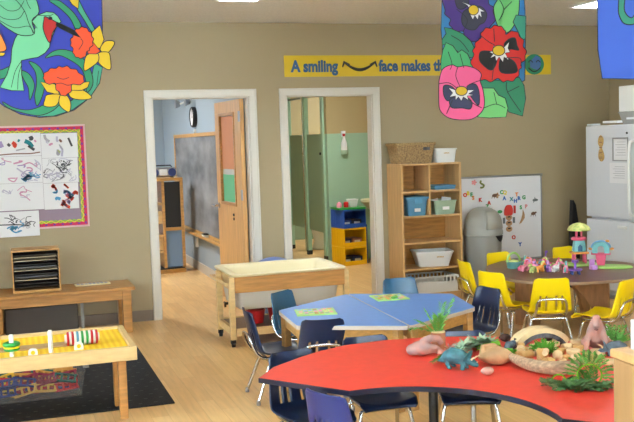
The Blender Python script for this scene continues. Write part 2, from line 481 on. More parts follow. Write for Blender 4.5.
# ---------------- bathroom behind door 2
struct(MB().box(2.47, 6.1, 5.9, 6.0, 1.45, H).build('wall_bath_far', 'bath_tan', smooth=0))
struct(MB().box(2.47, 6.1, 5.89, 5.999, 0, 1.449).build('wall_bath_far_wainscot', 'bath_mint', smooth=0))
struct(MB().box(2.362, 2.47, W + .02, 6.0, 0, H).build('wall_bath_left', 'bath_tan', smooth=0))
struct(MB().box(6.1, 6.2, W, 6.0, 0, H).build('wall_bath_right', 'bath_tan', smooth=0))
struct(MB().box(4.0, 6.1, 3.05, 3.15, 1.68, H).build('wall_bath_inner', 'bath_tan', smooth=0))
struct(MB().box(4.0, 6.1, 3.045, 3.15, 0, 1.679).build('wall_bath_inner_wainscot', 'mint', smooth=0))
ps = thing('stall_partition', 'mint green toilet stall front with full-height posts', 'partition', (4.0, 3.9, 0))
for y, s in ((-.72, .04), (.04, .03), (.86, .03)):
    MB().box(-.03, .03, y - s, y + s, .02, 2.3).build('post', 'mint', ps, bevel=.003)
    MB().box(-.032, .032, y - s - .002, y + s + .002, 0, .06).build('post_shoe', 'black', ps)
MB().box(-.008, .008, -.66, -.01, .36, 1.68).build('stall_door', 'mint_dark', ps, bevel=.002)
MB().box(-.008, .008, .09, .80, .36, 1.68).build('stall_door', 'mint_dark', ps, bevel=.002)
MB().tube([(0, -.72, 2.2), (0, 1.6, 2.2)], .016).build('head_rail', 'steel', ps)
for y in (-.62, .14): MB().tube([(-.012, y, 1.42), (-.03, y, 1.42)], .018).build('door_knob', 'black', ps)
MB().tube([(-.035, .085, .05), (-.035, .085, 2.25)], .012).build('chrome_edge', 'chrome', ps)
def toilet(loc, label):
    t = thing('toilet', label, 'toilet', loc, R(90))
    MB().lathe([(.1, 0), (.11, .02), (.08, .12), (.1, .24), (.17, .34), (.18, .37), (.14, .375), (.12, .33), (0, .28)], 24, sy=1.25).build('bowl', 'white', t)
    MB().lathe([(.14, .376), (.185, .378), (.185, .395), (.14, .395)], 24, sy=1.25).build('seat', 'white', t)
    MB().box(-.2, .2, -.42, -.25, .25, .68).build('tank', 'white', t, bevel=.02)
toilet((4.34, 4.45, 0), 'white toilet under the far stall door, farther of two')
toilet((4.30, 3.62, 0), 'white toilet under the nearer stall door')
sp = thing('spray_bottle', 'white spray bottle with a red neck hung on the mint wall', 'bottle', (4.22, 3.003, 1.41))
MB().lathe([(0, 0), (.04, 0), (.042, .02), (.038, .14), (.018, .2), (.014, .23), (0, .23)], 16).build('bottle_body', 'white_plastic', sp)
MB().lathe([(.0421, .0), (.0431, .02), (.041, .05), (.0, .051)], 16, xf=T(0, 0, -.001)).build('liquid', 'leaf_sage', sp)
MB().lathe([(.017, .23), (.019, .262), (0, .262)], 12).build('collar', 'red_plastic', sp)
MB().box(-.035, .02, -.014, .014, .263, .3).box(-.03, -.022, -.01, .01, .22, .263).build('trigger', 'white_plastic', sp, bevel=.003)
snk = thing('wall_sink', 'beige sink basin on the mint bathroom wall', 'sink', (4.62, 2.85, .78))
MB().lathe([(.0, -.16), (.08, -.15), (.2, -.04), (.24, 0), (.24, .03), (.2, .03), (.12, -.08), (0, -.1)], 24, sy=.8).build('basin', 'cream', snk)
MB().tube([(0, .1, .03), (0, .1, .14), (0, .02, .15), (0, -.02, .12)], .012).build('faucet', 'chrome', snk)
MB().lathe([(.05, -.78), (.06, -.6), (.05, -.16), (0, -.15)], 16).build('pedestal', 'cream', snk)

# stacked storage crates in the bathroom doorway
def crate(key, x, y, z, label, w=.34, h=.235, d=.30):
    t = thing('storage_crate', label, 'storage crate', (x, y, z), R(14), 'open-front crates stacked in the bathroom')
    m = MB(); e = .012
    m.box(-w / 2, w / 2, -d / 2, d / 2, 0, e)
    m.box(-w / 2, w / 2, d / 2 - e, d / 2, e, h)
    for s in (-1, 1):
        x0 = -w / 2 if s < 0 else w / 2 - e
        m.box(x0, x0 + e, -d / 2, d / 2 - e, e, h)
        for k in range(5): m.box(x0 - .004 if s < 0 else x0 + e, x0 if s < 0 else x0 + e + .004, -d / 2 + .02 + k * .055, -d / 2 + .035 + k * .055, .03, h - .02)
    m.box(-w / 2 + e, w / 2 - e, -d / 2, -d / 2 + e, e, .055)
    m.box(-w / 2 + e, w / 2 - e, -d / 2, -d / 2 + .05, h - .022, h)
    m.build('crate_body', key, t, bevel=.004)
    return t
SX, SY = 4.13, 2.68
crate('bin_yellow', SX, SY, 0, 'yellow open-front crate at the bottom of the bathroom stack')
crate('bin_yellow', SX, SY, .238, 'yellow open-front crate in the middle of the bathroom stack')
crate('bin_blue', SX, SY, .476, 'blue open-front crate at the top of the bathroom stack')
tag(MB().prism(roundpoly([(-.19, -.17), (.19, -.17), (.19, .17), (-.19, .17)], .04), 0, .022).build('crate_lid', 'green_plastic', loc=(SX, SY, .712), bevel=.004), 'green plastic lid on top of the bathroom crate stack', 'lid')
MM('boxblue', (40, 60, 130), .5); MM('box_dark', (50, 46, 52), .5)
for i, (dx, z, k, l) in enumerate(((-.085, .013, 'box_dark', 'dark box at left in the bottom yellow crate'), (.075, .013, 'boxblue', 'blue box at right in the bottom yellow crate'),
                                 (-.085, .251, 'boxblue', 'blue box at left in the middle yellow crate'), (.075, .251, 'dino_pink', 'pinkish box at right in the middle yellow crate'),
                                 (-.08, .489, 'boxblue', 'blue box at left in the blue crate'), (.078, .489, 'box_dark', 'dark box at right in the blue crate'))):
    tag(MB().box(-.07, .07, -.1, .1, 0, .085).box(-.045, .045, -.1008, -.1001, .02, .06, 1).build('supply_box', [k, 'paper'], loc=(SX + dx * math.cos(R(14)) - .02 * math.sin(R(14)), SY + dx * math.sin(R(14)) + .02 * math.cos(R(14)), z), rz=R(14), bevel=.002), l, 'box', 'boxes in the crates')
tag(MB().taper((0, 0, 0), (.045, .045), (0, 0, .09), (.06, .06)).box(-.064, .064, -.064, .064, .09, .1).build('white_tub', 'white_plastic', loc=(SX + .06, SY, .7345), bevel=.01), 'white tub on the green crate lid', 'tub')
tag(MB().lathe([(0, 0), (.03, 0), (.03, .06), (.02, .07), (0, .07)], 14).build('red_jar', 'red_plastic', loc=(SX - .04, SY - .04, .7345)), 'small red jar on the green crate lid', 'jar')
tag(MB().lathe([(0, 0), (.035, 0), (.03, .05), (.01, .07), (0, .07)], 14).build('pink_cup', 'pink', loc=(SX - .12, SY, .7345)), 'small pale pink cup at left on the green crate lid', 'cup')
tag(MB().box(-.02, .02, -.14, .14, 0, .5).build('blue_board', 'bin_blue', loc=(SX + .22, SY + .1, 0)), 'upright blue board beside the bathroom crates', 'board')

# ---------------- ceiling lights
def ceil_light(x, y, label, key='glow', lx=.33, ly=1.22):
    t = thing('ceiling_light', label, 'ceiling light', (x, y, H), 0, 'ceiling fixtures')
    m = MB(); e = .02
    m.box(-lx / 2, lx / 2, -ly / 2, -ly / 2 + e, -.024, -.001); m.box(-lx / 2, lx / 2, ly / 2 - e, ly / 2, -.024, -.001)
    m.box(-lx / 2, -lx / 2 + e, -ly / 2 + e, ly / 2 - e, -.024, -.001); m.box(lx / 2 - e, lx / 2, -ly / 2 + e, ly / 2 - e, -.024, -.001)
    m.build('frame', 'white_plastic', t, smooth=0)
    MB().box(-lx / 2 + e, lx / 2 - e, -ly / 2 + e, ly / 2 - e, -.022, -.008).build('diffuser', key, t, smooth=0)
ceil_light(1.76, -2.02, 'ceiling light nearest the wooden door, just above the photo top edge')
ceil_light(4.94, -1.96, 'ceiling light above the brown table, beside the blue banner')
ceil_light(-1.2, -1.9, 'ceiling light at the left, above the bench')
ceil_light(1.78, -5.2, 'ceiling light in the middle of the room')
ceil_light(4.94, -5.2, 'ceiling light at the right in the middle row')
ceil_light(-1.2, -5.2, 'ceiling light at the left in the middle row')
ceil_light(.6, 2.6, 'ceiling light in the blue room', 'glow_back')
ceil_light(-.4, 4.3, 'added unseen ceiling light brightening the blue room', 'glow_back')  # invented extra fixture out of view, added to brighten the blue walls
ceil_light(3.4, 1.5, 'ceiling light in the bathroom', 'glow_back', .3, .9)
ceil_light(5.2, 4.6, 'ceiling light over the toilet stalls', 'glow_back', .3, .9)

# ================================================================== CHAIRS
def shell_mesh(nu=20, nv=34):
    # profile of half-width and centreline from seat front lip to backrest top (y forward, z up)
    ctrl = [(.165, .268, .132), (.16, .287, .148), (.10, .289, .158), (.0, .284, .160), (-.08, .286, .158), (-.128, .303, .155),
            (-.150, .345, .150), (-.165, .41, .142), (-.185, .50, .130), (-.195, .545, .122), (-.199, .562, .098)]
    P = spline([Vector(c) for c in ctrl], 4)
    n = len(P); rows = []
    for j, p in enumerate(P):
        t = j / (n - 1); row = []
        tang = (P[min(j + 1, n - 1)] - P[max(j - 1, 0)]); ty, tz = tang.x, tang.y
        l = math.hypot(ty, tz) or 1; ny, nz = tz / l, -ty / l      # normal towards the sitter
        if ny < 0 and nz < 0: ny, nz = -ny, -nz
        for i in range(nu + 1):
            u = -1 + 2 * i / nu
            hw = p.z
            edge = abs(u) ** 3.2
            lift = .022 * edge * (1 if t < .95 else .6)
            ny2, nz2 = (ny, nz)
            row.append(Vector((u * hw, p.x + ny2 * lift - (.0), p.y + nz2 * lift * (1 if t > .1 else .2))))
        rows.append(row)
    m = MB(); vs = [v for r in rows for v in r]; fs = []
    for j in range(n - 1):
        t = j / (n - 1)
        for i in range(nu):
            slot = False
            if .545 <= t <= .70 and i in (4, 7, 12, 15):
                slot = True
            if slot: continue
            a = j * (nu + 1) + i
            fs.append((a, a + 1, a + nu + 2, a + nu + 1))
    m.add(vs, fs)
    return m
def make_chair(key, label):
    t = thing('toddler_chair', label, 'chair')
    shell_mesh().build('seat_shell', key, t, solid=.007, smooth=60)
    # rear loop: runs under the seat and up behind the backrest
    r = .0100
    pts = [(-.115, .10, .268), (-.115, -.07, .268), (-.112, -.135, .285), (-.108, -.172, .34), (-.10, -.186, .385), (-.07, -.193, .41), (.07, -.193, .41), (.10, -.186, .385),
           (.108, -.172, .34), (.112, -.135, .285), (.115, -.07, .268), (.115, .10, .268)]
    MB().tube(spline([Vector(p) for p in pts], 3), r, 8).build('back_loop', 'chrome', t, smooth=60)
    for sy, y0, y1 in ((1, .10, .15), (-1, -.075, -.165)):
        for s in (-1, 1):
            p = [(0, y0, .251), (s * .08, y0, .251), (s * .118, y0, .247), (s * .132, y0 + (y1 - y0) * .12, .22), (s * .165, y1, .012)]
            lg = MB().tube(spline([Vector(q) for q in p], 3), r, 8).build('leg', 'chrome', t, smooth=60)
            MB().lathe([(.0, 0), (.013, 0), (.013, .012), (.0105, .03), (0, .03)], 12, xf=T(s * .165, y1, 0)).build('foot_glide', 'steel', lg)
    return t
G1 = 'navy chairs around the tables'
used = {}
protos = {}
def chair(key, x, y, rz, label, group):
    if key not in protos:
        protos[key] = make_chair(key, label); t = protos[key]; t.location = (x, y, 0); t.rotation_euler = (0, 0, R(rz)); t['group'] = group
    else: dup(protos[key], label, (x, y, 0), R(rz), group)
GB = 'blue toddler chairs'; GY = 'yellow toddler chairs'
chair('navy', 1.555, -2.955, -92, 'navy chair in side view at the left end of the blue table', GB)
chair('navy', 1.735, -3.28, -12, 'navy chair with its back to the viewer at the near side of the blue table', GB)
chair('navy', 2.89, -2.97, 101, 'navy chair with slotted back at the right end of the blue table', GB)
chair('navy', 1.325, -4.35, 192, 'navy chair under the left tip of the red table', GB)
chair('navy', 1.735, -4.20, 178, 'navy chair facing the viewer at the far side of the red table, left of two', GB)
chair('navy', 2.19, -4.30, 160, 'navy chair under the red table behind the stones, mostly hidden', GB)
chair('teal_blue', 1.87, -2.52, 218, 'teal chair behind the left corner of the blue table', GB)
chair('teal_blue', 2.70, -2.40, 175, 'teal chair at the far side of the blue table, before the shelf unit', GB)
chair('navy_bright', 1.36, -4.89, -66, 'bright blue chair at the near end of the red table, cut by the photo bottom', GB)
chair('yellow_plastic', 3.74, -1.62, -94, 'yellow chair at left of the brown table, farther one beside the trash can', GY)
chair('yellow_plastic', 3.61, -2.21, -68, 'yellow chair at left of the brown table, nearer one behind the navy chair', GY)
chair('yellow_plastic', 4.10, -1.45, 190, 'yellow chair behind the brown table before the whiteboard', GY)
chair('yellow_plastic', 3.72, -2.61, -20, 'yellow chair with its back to the viewer before the brown table', GY)
chair('yellow_plastic', 4.0, -2.92, 28, 'yellow chair at the right photo edge, facing left to the brown table', GY)
chair('yellow_plastic', 4.78, -1.42, 190, 'yellow chair behind the tree-house toy at the far side of the brown table', GY)

# ================================================================== TABLES
def adj_leg(parent, x, y, ztop, zup=.3):
    l = MB().tube([(x, y, zup - .08), (x, y, ztop)], .02, 12).build('leg', 'black', parent)
    MB().tube([(x, y, .02), (x, y, zup)], .014, 12).build('leg_insert', 'chrome', l)
    MB().lathe([(0, 0), (.024, 0), (.02, .02), (0, .022)], 14, xf=T(x, y, 0)).build('glide', 'black_rubber', l)
    MB().tube([(x + .018, y, zup + .0), (x + .045, y, zup)], .012, 8).build('clamp_knob', 'black', l)

def trap_table(label, long0, long1, s0, s1, loc=(0, 0)):
    t = thing('trapezoid_table', label, 'table', (0, 0, 0), 0, 'blue trapezoid tables')
    poly = [long0, long1, s1, s0]
    cx = sum(p[0] for p in poly) / 4; cy = sum(p[1] for p in poly) / 4
    t.location = (cx, cy, 0)
    lp = [(p[0] - cx, p[1] - cy) for p in poly]
    rp = roundpoly(lp, .03)
    MB().prism(rp, .497, .52, 1, side=1).prism([(p[0] * .992, p[1] * .992) for p in rp], .5201, .5215, 0).build('tabletop', ['blue_laminate', 'table_edge_grey'], t, bevel=.002)
    ins = [(p[0] * .86, p[1] * .86) for p in lp]
    m = MB(); n = 4
    for i in range(4):
        a = Vector(ins[i]); b2 = Vector(ins[(i + 1) % 4]); d = (b2 - a); Ld = d.length; ang = math.atan2(d.y, d.x)
        m.box(.03, Ld - .03, -.011, .011, .42, .496, xf=T(a.x, a.y, 0, rz=ang))
    m.build('apron', 'wood_h', t, bevel=.002)
    for p in ins:
        MB().box(-.024, .024, -.024, .024, 0, .4965, xf=T(p[0], p[1], 0, rz=.3)).build('leg', 'wood', t, bevel=.006)
J1, J2 = (2.217, -2.457), (2.15, -3.683)
trap_table('blue trapezoid table, left half, holding the larger puzzle board', (J1[0] - .003, J1[1]), (J2[0] - .003, J2[1]), (1.605, -2.84), (1.565, -3.378))
trap_table('blue trapezoid table, right half, nearer the yellow chairs', (J1[0] + .003, J1[1]), (J2[0] + .003, J2[1]), (2.86, -2.80), (2.755, -3.335))

# red kidney table
rt = thing('kidney_table', 'large red kidney-shaped table with dark edge covered with dinosaurs and wood pieces', 'table', (0, 0, 0))
cx, cy = 1.35, -5.5; AX = 40
outer = [(69.6, .99), (61, 1.125), (52, 1.24), (46, 1.33), (40, 1.412), (31, 1.49), (22, 1.55), (12, 1.60), (0, 1.625)]
pts = [(cx + r * math.cos(R(AX + a)), cy + r * math.sin(R(AX + a))) for a, r in outer] + [(cx + r * math.cos(R(AX - a)), cy + r * math.sin(R(AX - a))) for a, r in outer[::-1][1:]]
inn = [(cx + .556 * math.cos(R(AX + a)), cy + .556 * math.sin(R(AX + a))) for a in [-54 + 108 * i / 18 for i in range(19)]]
poly = pts + inn
RT = .55
mcx, mcy = 2.0, -4.95
rt.location = (mcx, mcy, 0)
poly = [(p[0] - mcx, p[1] - mcy) for p in poly]
def inset(poly, d):
    n = len(poly); out = []
    for i in range(n):
        a = Vector(poly[i - 1]); p = Vector(poly[i]); c = Vector(poly[(i + 1) % n])
        e1 = (p - a).normalized(); e2 = (c - p).normalized()
        nrm = Vector((e1.y, -e1.x)) + Vector((e2.y, -e2.x)); nrm.normalize()
        out.append(tuple(p + nrm * d))
    return out
ar = sum(poly[i][0] * poly[(i + 1) % len(poly)][1] - poly[(i + 1) % len(poly)][0] * poly[i][1] for i in range(len(poly)))
sgn = 1 if ar < 0 else -1
ins_p = inset(poly, .004 * sgn)
MB().prism(poly, RT - .022, RT - .0015, 1, side=1).prism(ins_p, RT - .0014, RT, 0, side=1).build('tabletop', ['red_laminate', 'edge_navy'], rt, smooth=50)
for x, y in ((1.30, -4.62), (1.66, -5.02), (2.25, -4.25), (2.62, -4.75), (2.10, -5.80), (2.25, -5.1)):
    adj_leg(rt, x - mcx, y - mcy, RT - .0225, .34)

# brown table
bt = thing('brown_table', 'brown many-sided table with arched wooden supports holding pink toys', 'table', (4.2, -2.05, 0))
bp = [(3.60, -2.00), (3.60, -2.42), (3.88, -2.70), (4.40, -2.76), (4.80, -2.5), (4.90, -2.0), (4.62, -1.5), (4.1, -1.33), (3.76, -1.6)]
BT = .50
bp = roundpoly([(p[0] - 4.2, p[1] + 2.05) for p in bp], .12)
MB().prism(bp, BT - .022, BT, 0, side=1).build('tabletop', ['brown_laminate', 'edge_brown'], bt, bevel=.003)
def arch_panel(Wd, Hh):
    o = [(-Wd / 2, 0), (-Wd / 2 + .09, 0)] + [(-Wd / 2 + .09 + (Wd - .18) * i / 12, .06 + (Hh - .12) * math.sin(PI * i / 12) ** .6) for i in range(1, 12)] + [(Wd / 2 - .09, 0), (Wd / 2, 0), (Wd / 2, Hh), (-Wd / 2, Hh)]
    return o
for rz in (R(25), R(115)):
    m = MB()
    xf = T(0, 0, 0, rz=rz) @ Matrix.Rotation(PI / 2, 4, 'X')
    pnl = arch_panel(.86, BT - .0285)
    if rz < R(90): m.prism(pnl, -.012, .012, xf=xf)
    else:
        half = [p for p in pnl if p[0] < -.015]
        # two half panels meeting the first
        l = [p for p in pnl[:8] if p[0] < -.02]
        topz = BT - .0285
        lp_ = l + [(-.013, l[-1][1]), (-.013, topz), (-.43, topz)]
        m.prism(lp_, -.012, .012, xf=xf)
        m.prism([(-p[0], p[1]) for p in lp_], -.012, .012, xf=xf)
    m.build('arched_support', 'wood_arch', bt, bevel=.003)

# ================================================================== SAND TABLE
st = thing('sand_table', 'wooden sensory table on casters with a cream plastic tub', 'sensory table', (2.095, -1.16, 0))
tx, ty = .475, .345
ZT = .575
tub = MB()
def ringrect(hx, hy, r, z, k=5):
    return [(p[0], p[1], z) for p in roundpoly([(-hx, -hy), (hx, -hy), (hx, hy), (-hx, hy)], r, k)]
rings = [ringrect(tx, ty, .07, ZT - .018), ringrect(tx + .004, ty + .004, .07, ZT - .004), ringrect(tx - .004, ty - .004, .07, ZT), ringrect(tx - .05, ty - .05, .07, ZT - .004), ringrect(tx - .065, ty - .065, .07, ZT - .03),
         ringrect(tx - .09, ty - .085, .07, .36), ringrect(tx - .11, ty - .1, .07, .345)]
n = len(rings[0])
vs = [v for rr in rings for v in rr]
fs = [(i * n + k, i * n + (k + 1) % n, (i + 1) * n + (k + 1) % n, (i + 1) * n + k) for i in range(len(rings) - 1) for k in range(n)] + [[(len(rings) - 1) * n + k for k in range(n)]]
tub.add(vs, fs); tub.build('tub', 'tub_cream', st, smooth=50, solid=.004)
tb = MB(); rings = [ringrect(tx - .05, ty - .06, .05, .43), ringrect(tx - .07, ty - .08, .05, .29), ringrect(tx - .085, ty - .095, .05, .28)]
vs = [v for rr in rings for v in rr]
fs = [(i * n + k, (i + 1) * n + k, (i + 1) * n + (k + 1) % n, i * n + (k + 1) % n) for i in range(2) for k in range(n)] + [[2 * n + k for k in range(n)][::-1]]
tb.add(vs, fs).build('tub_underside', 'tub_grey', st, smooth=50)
MB().box(-tx + .02, tx - .02, -ty + .01, -ty + .03, .43, ZT - .02).build('side_board', 'wood_orange', st, bevel=.002)
MB().box(-tx + .02, tx - .02, ty - .03, ty - .01, .43, ZT - .02).build('side_board', 'wood_orange', st, bevel=.002)
MB().box(-tx + .02, -tx + .04, -ty + .031, ty - .031, .43, ZT - .02).build('end_board', 'wood_pale', st, bevel=.002)
MB().box(tx - .04, tx - .02, -ty + .031, ty - .031, .43, ZT - .02).build('end_board', 'wood_pale', st, bevel=.002)
for sx in (-1, 1):
    for yy in (-.30, .16):
        x = sx * (tx + .0)
        lg = MB().box(x - .022, x + .022, yy - .022, yy + .022, .06, ZT - .022).build('leg', 'wood_pale', st, bevel=.003)
        c = MB(); c.tube([(x - .012, yy, .025), (x + .012, yy, .025)], .025, 16); c.box(x - .02, x + .02, yy - .012, yy + .012, .03, .06)
        c.build('caster', 'black_rubber', lg)
m = MB(); m.tube([(-tx - .045, -.30, .50), (-tx - .045, .27, .50)], .011)
for yy in (-.29, .26): m.tube([(-tx - .045, yy, .50), (-tx - .0, yy, .50)], .009)
m.build('push_rail', 'wood_pale', st)
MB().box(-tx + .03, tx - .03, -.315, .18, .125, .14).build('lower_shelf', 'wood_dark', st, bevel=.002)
MB().box(-tx + .023, tx - .023, -.34, -.318, .09, .15).build('lower_rail', 'wood_pale', st, bevel=.002)
MB().box(-tx + .023, tx - .023, .182, .2, .09, .15).build('lower_rail', 'wood_pale', st, bevel=.002)
MB().box(-tx - .01, -tx + .02, -.277, .137, .09, .15).build('end_rail', 'wood_pale', st, bevel=.002)
MB().box(tx - .02, tx + .01, -.277, .137, .09, .15).build('end_rail', 'wood_pale', st, bevel=.002)
m = MB(); m.tube([(-tx + .035, .0, .30), (-tx + .005, 0, .30)], .012); m.tube([(-tx + .012, -.03, .305), (-tx + .012, .03, .305)], .009); m.tube([(-tx + .012, 0, .30), (-tx + .012, 0, .27)], .009)
m.build('drain_tap', 'black', st)
def bucket(x, y, label):
    t = thing('red_bucket', label, 'bucket', (x, y, .141), 0, 'red buckets under the sand table')
    MB().lathe([(0, 0), (.06, 0), (.075, .10), (.08, .10), (.08, .11), (.07, .108), (.057, .01), (0, .01)], 20).build('pail', 'red_plastic', t)
    MB().tube([(.078 * math.cos(a), .0 - .02 * math.sin(a), .1 + .035 * math.sin(a)) for a in [PI * i / 10 for i in range(11)]], .003, 6).build('handle', 'white', t)
bucket(1.86, -1.26, 'red bucket under the sand table, left of three')
bucket(2.05, -1.20, 'red bucket under the sand table, middle of three')
bucket(2.22, -1.26, 'red bucket under the sand table, right of three')
tag(MB().blob((0, 0, 0), (.275, .275, .275), 4).build('exercise_ball', 'ball_blue', loc=(2.275, -.36, .275), smooth=180), 'blue exercise ball behind the sand table between the doorways', 'ball')

# ================================================================== SHELF UNIT
su = thing('shelf_unit', 'tall maple shelf unit with cubbies beside the bathroom doorway', 'shelf', (3.878, -.18, 0))
hx, y0, y1, HS = .318, -.18, .170, 1.345
m = MB(); m.box(-hx, -hx + .02, y0, y1, 0, HS - .018); m.box(hx - .02, hx, y0, y1, 0, HS - .018); m.build('side_panel', 'wood_shelf', su, bevel=.0015)
MB().box(-hx, hx, y0, y1, HS - .0178, HS).build('top_panel', 'wood_shelf', su, bevel=.0015)
MB().box(-hx + .0205, hx - .0205, y1 - .008, y1, .04, HS - .019).build('back_panel', 'wood_orange', su)
ZS = [1.083, .842, .588, .332, .085]
for z in ZS: MB().box(-hx + .0205, hx - .0205, y0 + .002, y1 - .0085, z - .018, z).build('shelf', 'wood_shelf', su, bevel=.0015)
MB().box(-.03, -.012, y0 + .002, y1 - .0085, .8425, 1.0645).box(-.03, -.012, y0 + .002, y1 - .0085, 1.0835, HS - .018).build('divider', 'wood_shelf', su)
MB().box(-hx + .0205, hx - .0205, y0 + .02, y0 + .035, 0, .066).build('toe_kick', 'wood_shelf', su)

def binbox(name, key, loc, wt, dt, wb, db, h, label, cat, rz=0, rim=.012, extra=None, wall=.004):
    t = thing(name, label, cat, loc, rz)
    m = MB()
    rg = [ringrect(wb / 2, db / 2, .02, 0, 3), ringrect(wt / 2, dt / 2, .025, h - rim, 3), ringrect(wt / 2 + .008, dt / 2 + .008, .03, h - rim, 3), ringrect(wt / 2 + .008, dt / 2 + .008, .03, h, 3),
          ringrect(wt / 2 - wall, dt / 2 - wall, .025, h, 3), ringrect(wb / 2 - wall, db / 2 - wall, .02, wall, 3)]
    n = len(rg[0]); vs = [v for r_ in rg for v in r_]
    fs = [(i * n + k, i * n + (k + 1) % n, (i + 1) * n + (k + 1) % n, (i + 1) * n + k) for i in range(len(rg) - 1) for k in range(n)]
    fs += [list(range(n))[::-1], [(len(rg) - 1) * n + k for k in range(n)]]
    m.add(vs, fs).build('bin_body', key, t, smooth=40)
    return t
bk = binbox('wicker_basket', 'wicker', (3.745, -.185, HS + .001), .40, .27, .345, .22, .19, 'brown woven basket on top of the shelf unit', 'basket', rim=.018, wall=.012)
MM('wicker_pale', (204, 172, 118), .8, noise=.3, nscale=80, bump=.8, bscale=90)
m = MB(); m.tube(ringrect(.206, .141, .03, .19), .01, 8, closed=True); m.build('rim_braid', 'wicker_pale', bk)
MB().box(.07, .14, -.142, -.133, .125, .155).build('handle_opening', 'bark_dark', bk, bevel=.004)
wb_ = binbox('white_bin', 'white_plastic', (4.065, -.2, HS + .001), .22, .24, .19, .21, .135, 'white plastic bin on top of the shelf unit beside the basket', 'bin')
flat('tan_print', (196, 160, 90))
def fake_text(parent, x0, z0, w, h, y, key='tan_print', n=5, seed=1):
    rnd = random.Random(seed); m = MB(); x = x0
    for i in range(n):
        ww = w / n * .7; m.box(x, x + ww, y - .0006, y, z0, z0 + h * rnd.uniform(.7, 1)); x += w / n
    m.build('print_mark', key, parent, smooth=0)
fake_text(wb_, -.03, .085, .06, .012, -.1183)
bb = binbox('blue_bin', 'blue_bin', (3.735, -.2, .843), .215, .28, .18, .25, .165, 'blue lidded bin in the left cubby of the shelf unit', 'bin')
MB().prism(roundpoly([(-.125, -.155), (.125, -.155), (.125, .155), (-.125, .155)], .02), .1655, .182).box(-.04, .04, -.165, -.15, .12, .18).build('lid', 'lid_blue', bb, bevel=.004)
MB().box(-.03, .03, -.142, -.1355, .04, .072, xf=T(0, .004, 0)).build('label_card', 'paper', bb)
gb = binbox('green_bin', 'green_clear', (4.035, -.2, .843), .235, .28, .20, .25, .135, 'translucent green bin of papers in the right cubby of the shelf unit', 'bin')
MB().box(-.035, .035, -.143, -.1355, .045, .075, xf=T(0, .002, 0)).build('label_card', 'paper', gb)
tag(MB().box(-.09, .01, -.001, .001, 0, .14, xf=T(0, 0, 0, ry=-.25)).box(0, .1, .004, .006, 0, .15, xf=T(0, 0, 0, ry=.15)).build('white_paper', 'paper', loc=(4.03, -.22, .86)), 'folded white papers sticking out of the green bin', 'paper')
tag(MB().box(-.11, .11, -.13, .13, 0, .022).box(-.115, .115, -.135, .135, .0221, .04).build('stacked_trays', 'lid_blue', loc=(4.04, -.19, 1.084), bevel=.006), 'stack of blue trays in the top right cubby of the shelf unit', 'tray')
wt = binbox('white_tub', 'white_plastic', (3.94, -.195, .333), .37, .27, .29, .2, .15, 'white plastic tub on the middle shelf of the unit', 'tub', R(-12))
fake_text(wt, .02, .09, .07, .015, -.127, n=5)
wk = thing('laundry_basket', 'white slotted basket on the bottom shelf of the unit', 'basket', (3.89, -.2, .086))
m = MB()
for (a0, a1, b0, b1) in ((-.25, .25, -.15, -.146), (-.25, .25, .146, .15), (-.25, -.246, -.146, .146), (.246, .25, -.146, .146)):
    m.box(a0, a1, b0, b1, 0, .105)
    m.box(a0 - .006, a1 + .006, b0 - .006, b1 + .006, .145, .16)
for i in range(13):
    x = -.25 + i * .5 / 12.01
    m.box(x, x + .014, -.15, -.146, .105, .145); m.box(x, x + .014, .146, .15, .105, .145)
for i in range(7):
    y = -.146 + i * .28 / 6.4
    for x in (-.25, .246): m.box(x, x + .004, y, y + .012, .105, .145)
m.box(-.246, .246, -.146, .146, 0, .005)
m.build('basket_body', 'white_plastic', wk, smooth=0)

# ================================================================== TRASH CAN
tr = thing('trash_can', 'tall grey dome-top trash can between the shelf unit and the whiteboard', 'trash can', (4.445, -.31, 0), R(18))
MB().lathe([(0, 0), (.155, 0), (.165, .02), (.185, .62), (.185, .63)], 36).build('can_body', 'grey_plastic', tr)
MB().lathe([(.187, .615), (.198, .62), (.198, .655), (.19, .67), (.187, .70), (.175, .77), (.145, .83), (.10, .87), (.05, .888), (0, .892)], 36).build('dome_lid', 'grey_plastic_light', tr)
fl = MB()
prof = [(.70 - .02, .1935), (.76, .186), (.80, .172), (.835, .147), (.86, .117)]
vs = []; 
for z, r_ in prof:
    for k in range(9):
        a = -PI / 2 + (k - 4) / 4 * .62; vs.append((r_ * math.cos(a), r_ * math.sin(a), z))
fs = [(i * 9 + k, i * 9 + k + 1, (i + 1) * 9 + k + 1, (i + 1) * 9 + k) for i in range(4) for k in range(8)]
MM('flap_grey', (165, 163, 152), .45)
fl.add(vs, fs).build('swing_flap', 'flap_grey', tr, solid=.006)
bg = MB(); pr = []
vs = []
for j in range(4):
    for k in range(9):
        a = -PI / 2 - .12 + k / 8 * .7; dep = .06 * math.sin(PI * k / 8)
        vs.append(((.194 + .003 * (j % 2)) * math.cos(a), (.194 + .003 * (j % 2)) * math.sin(a), .613 - dep * j / 3))
fs = [(i * 9 + k, i * 9 + k + 1, (i + 1) * 9 + k + 1, (i + 1) * 9 + k) for i in range(3) for k in range(8)]
bg.add(vs, fs).build('bag_edge', 'black', tr, solid=.004)

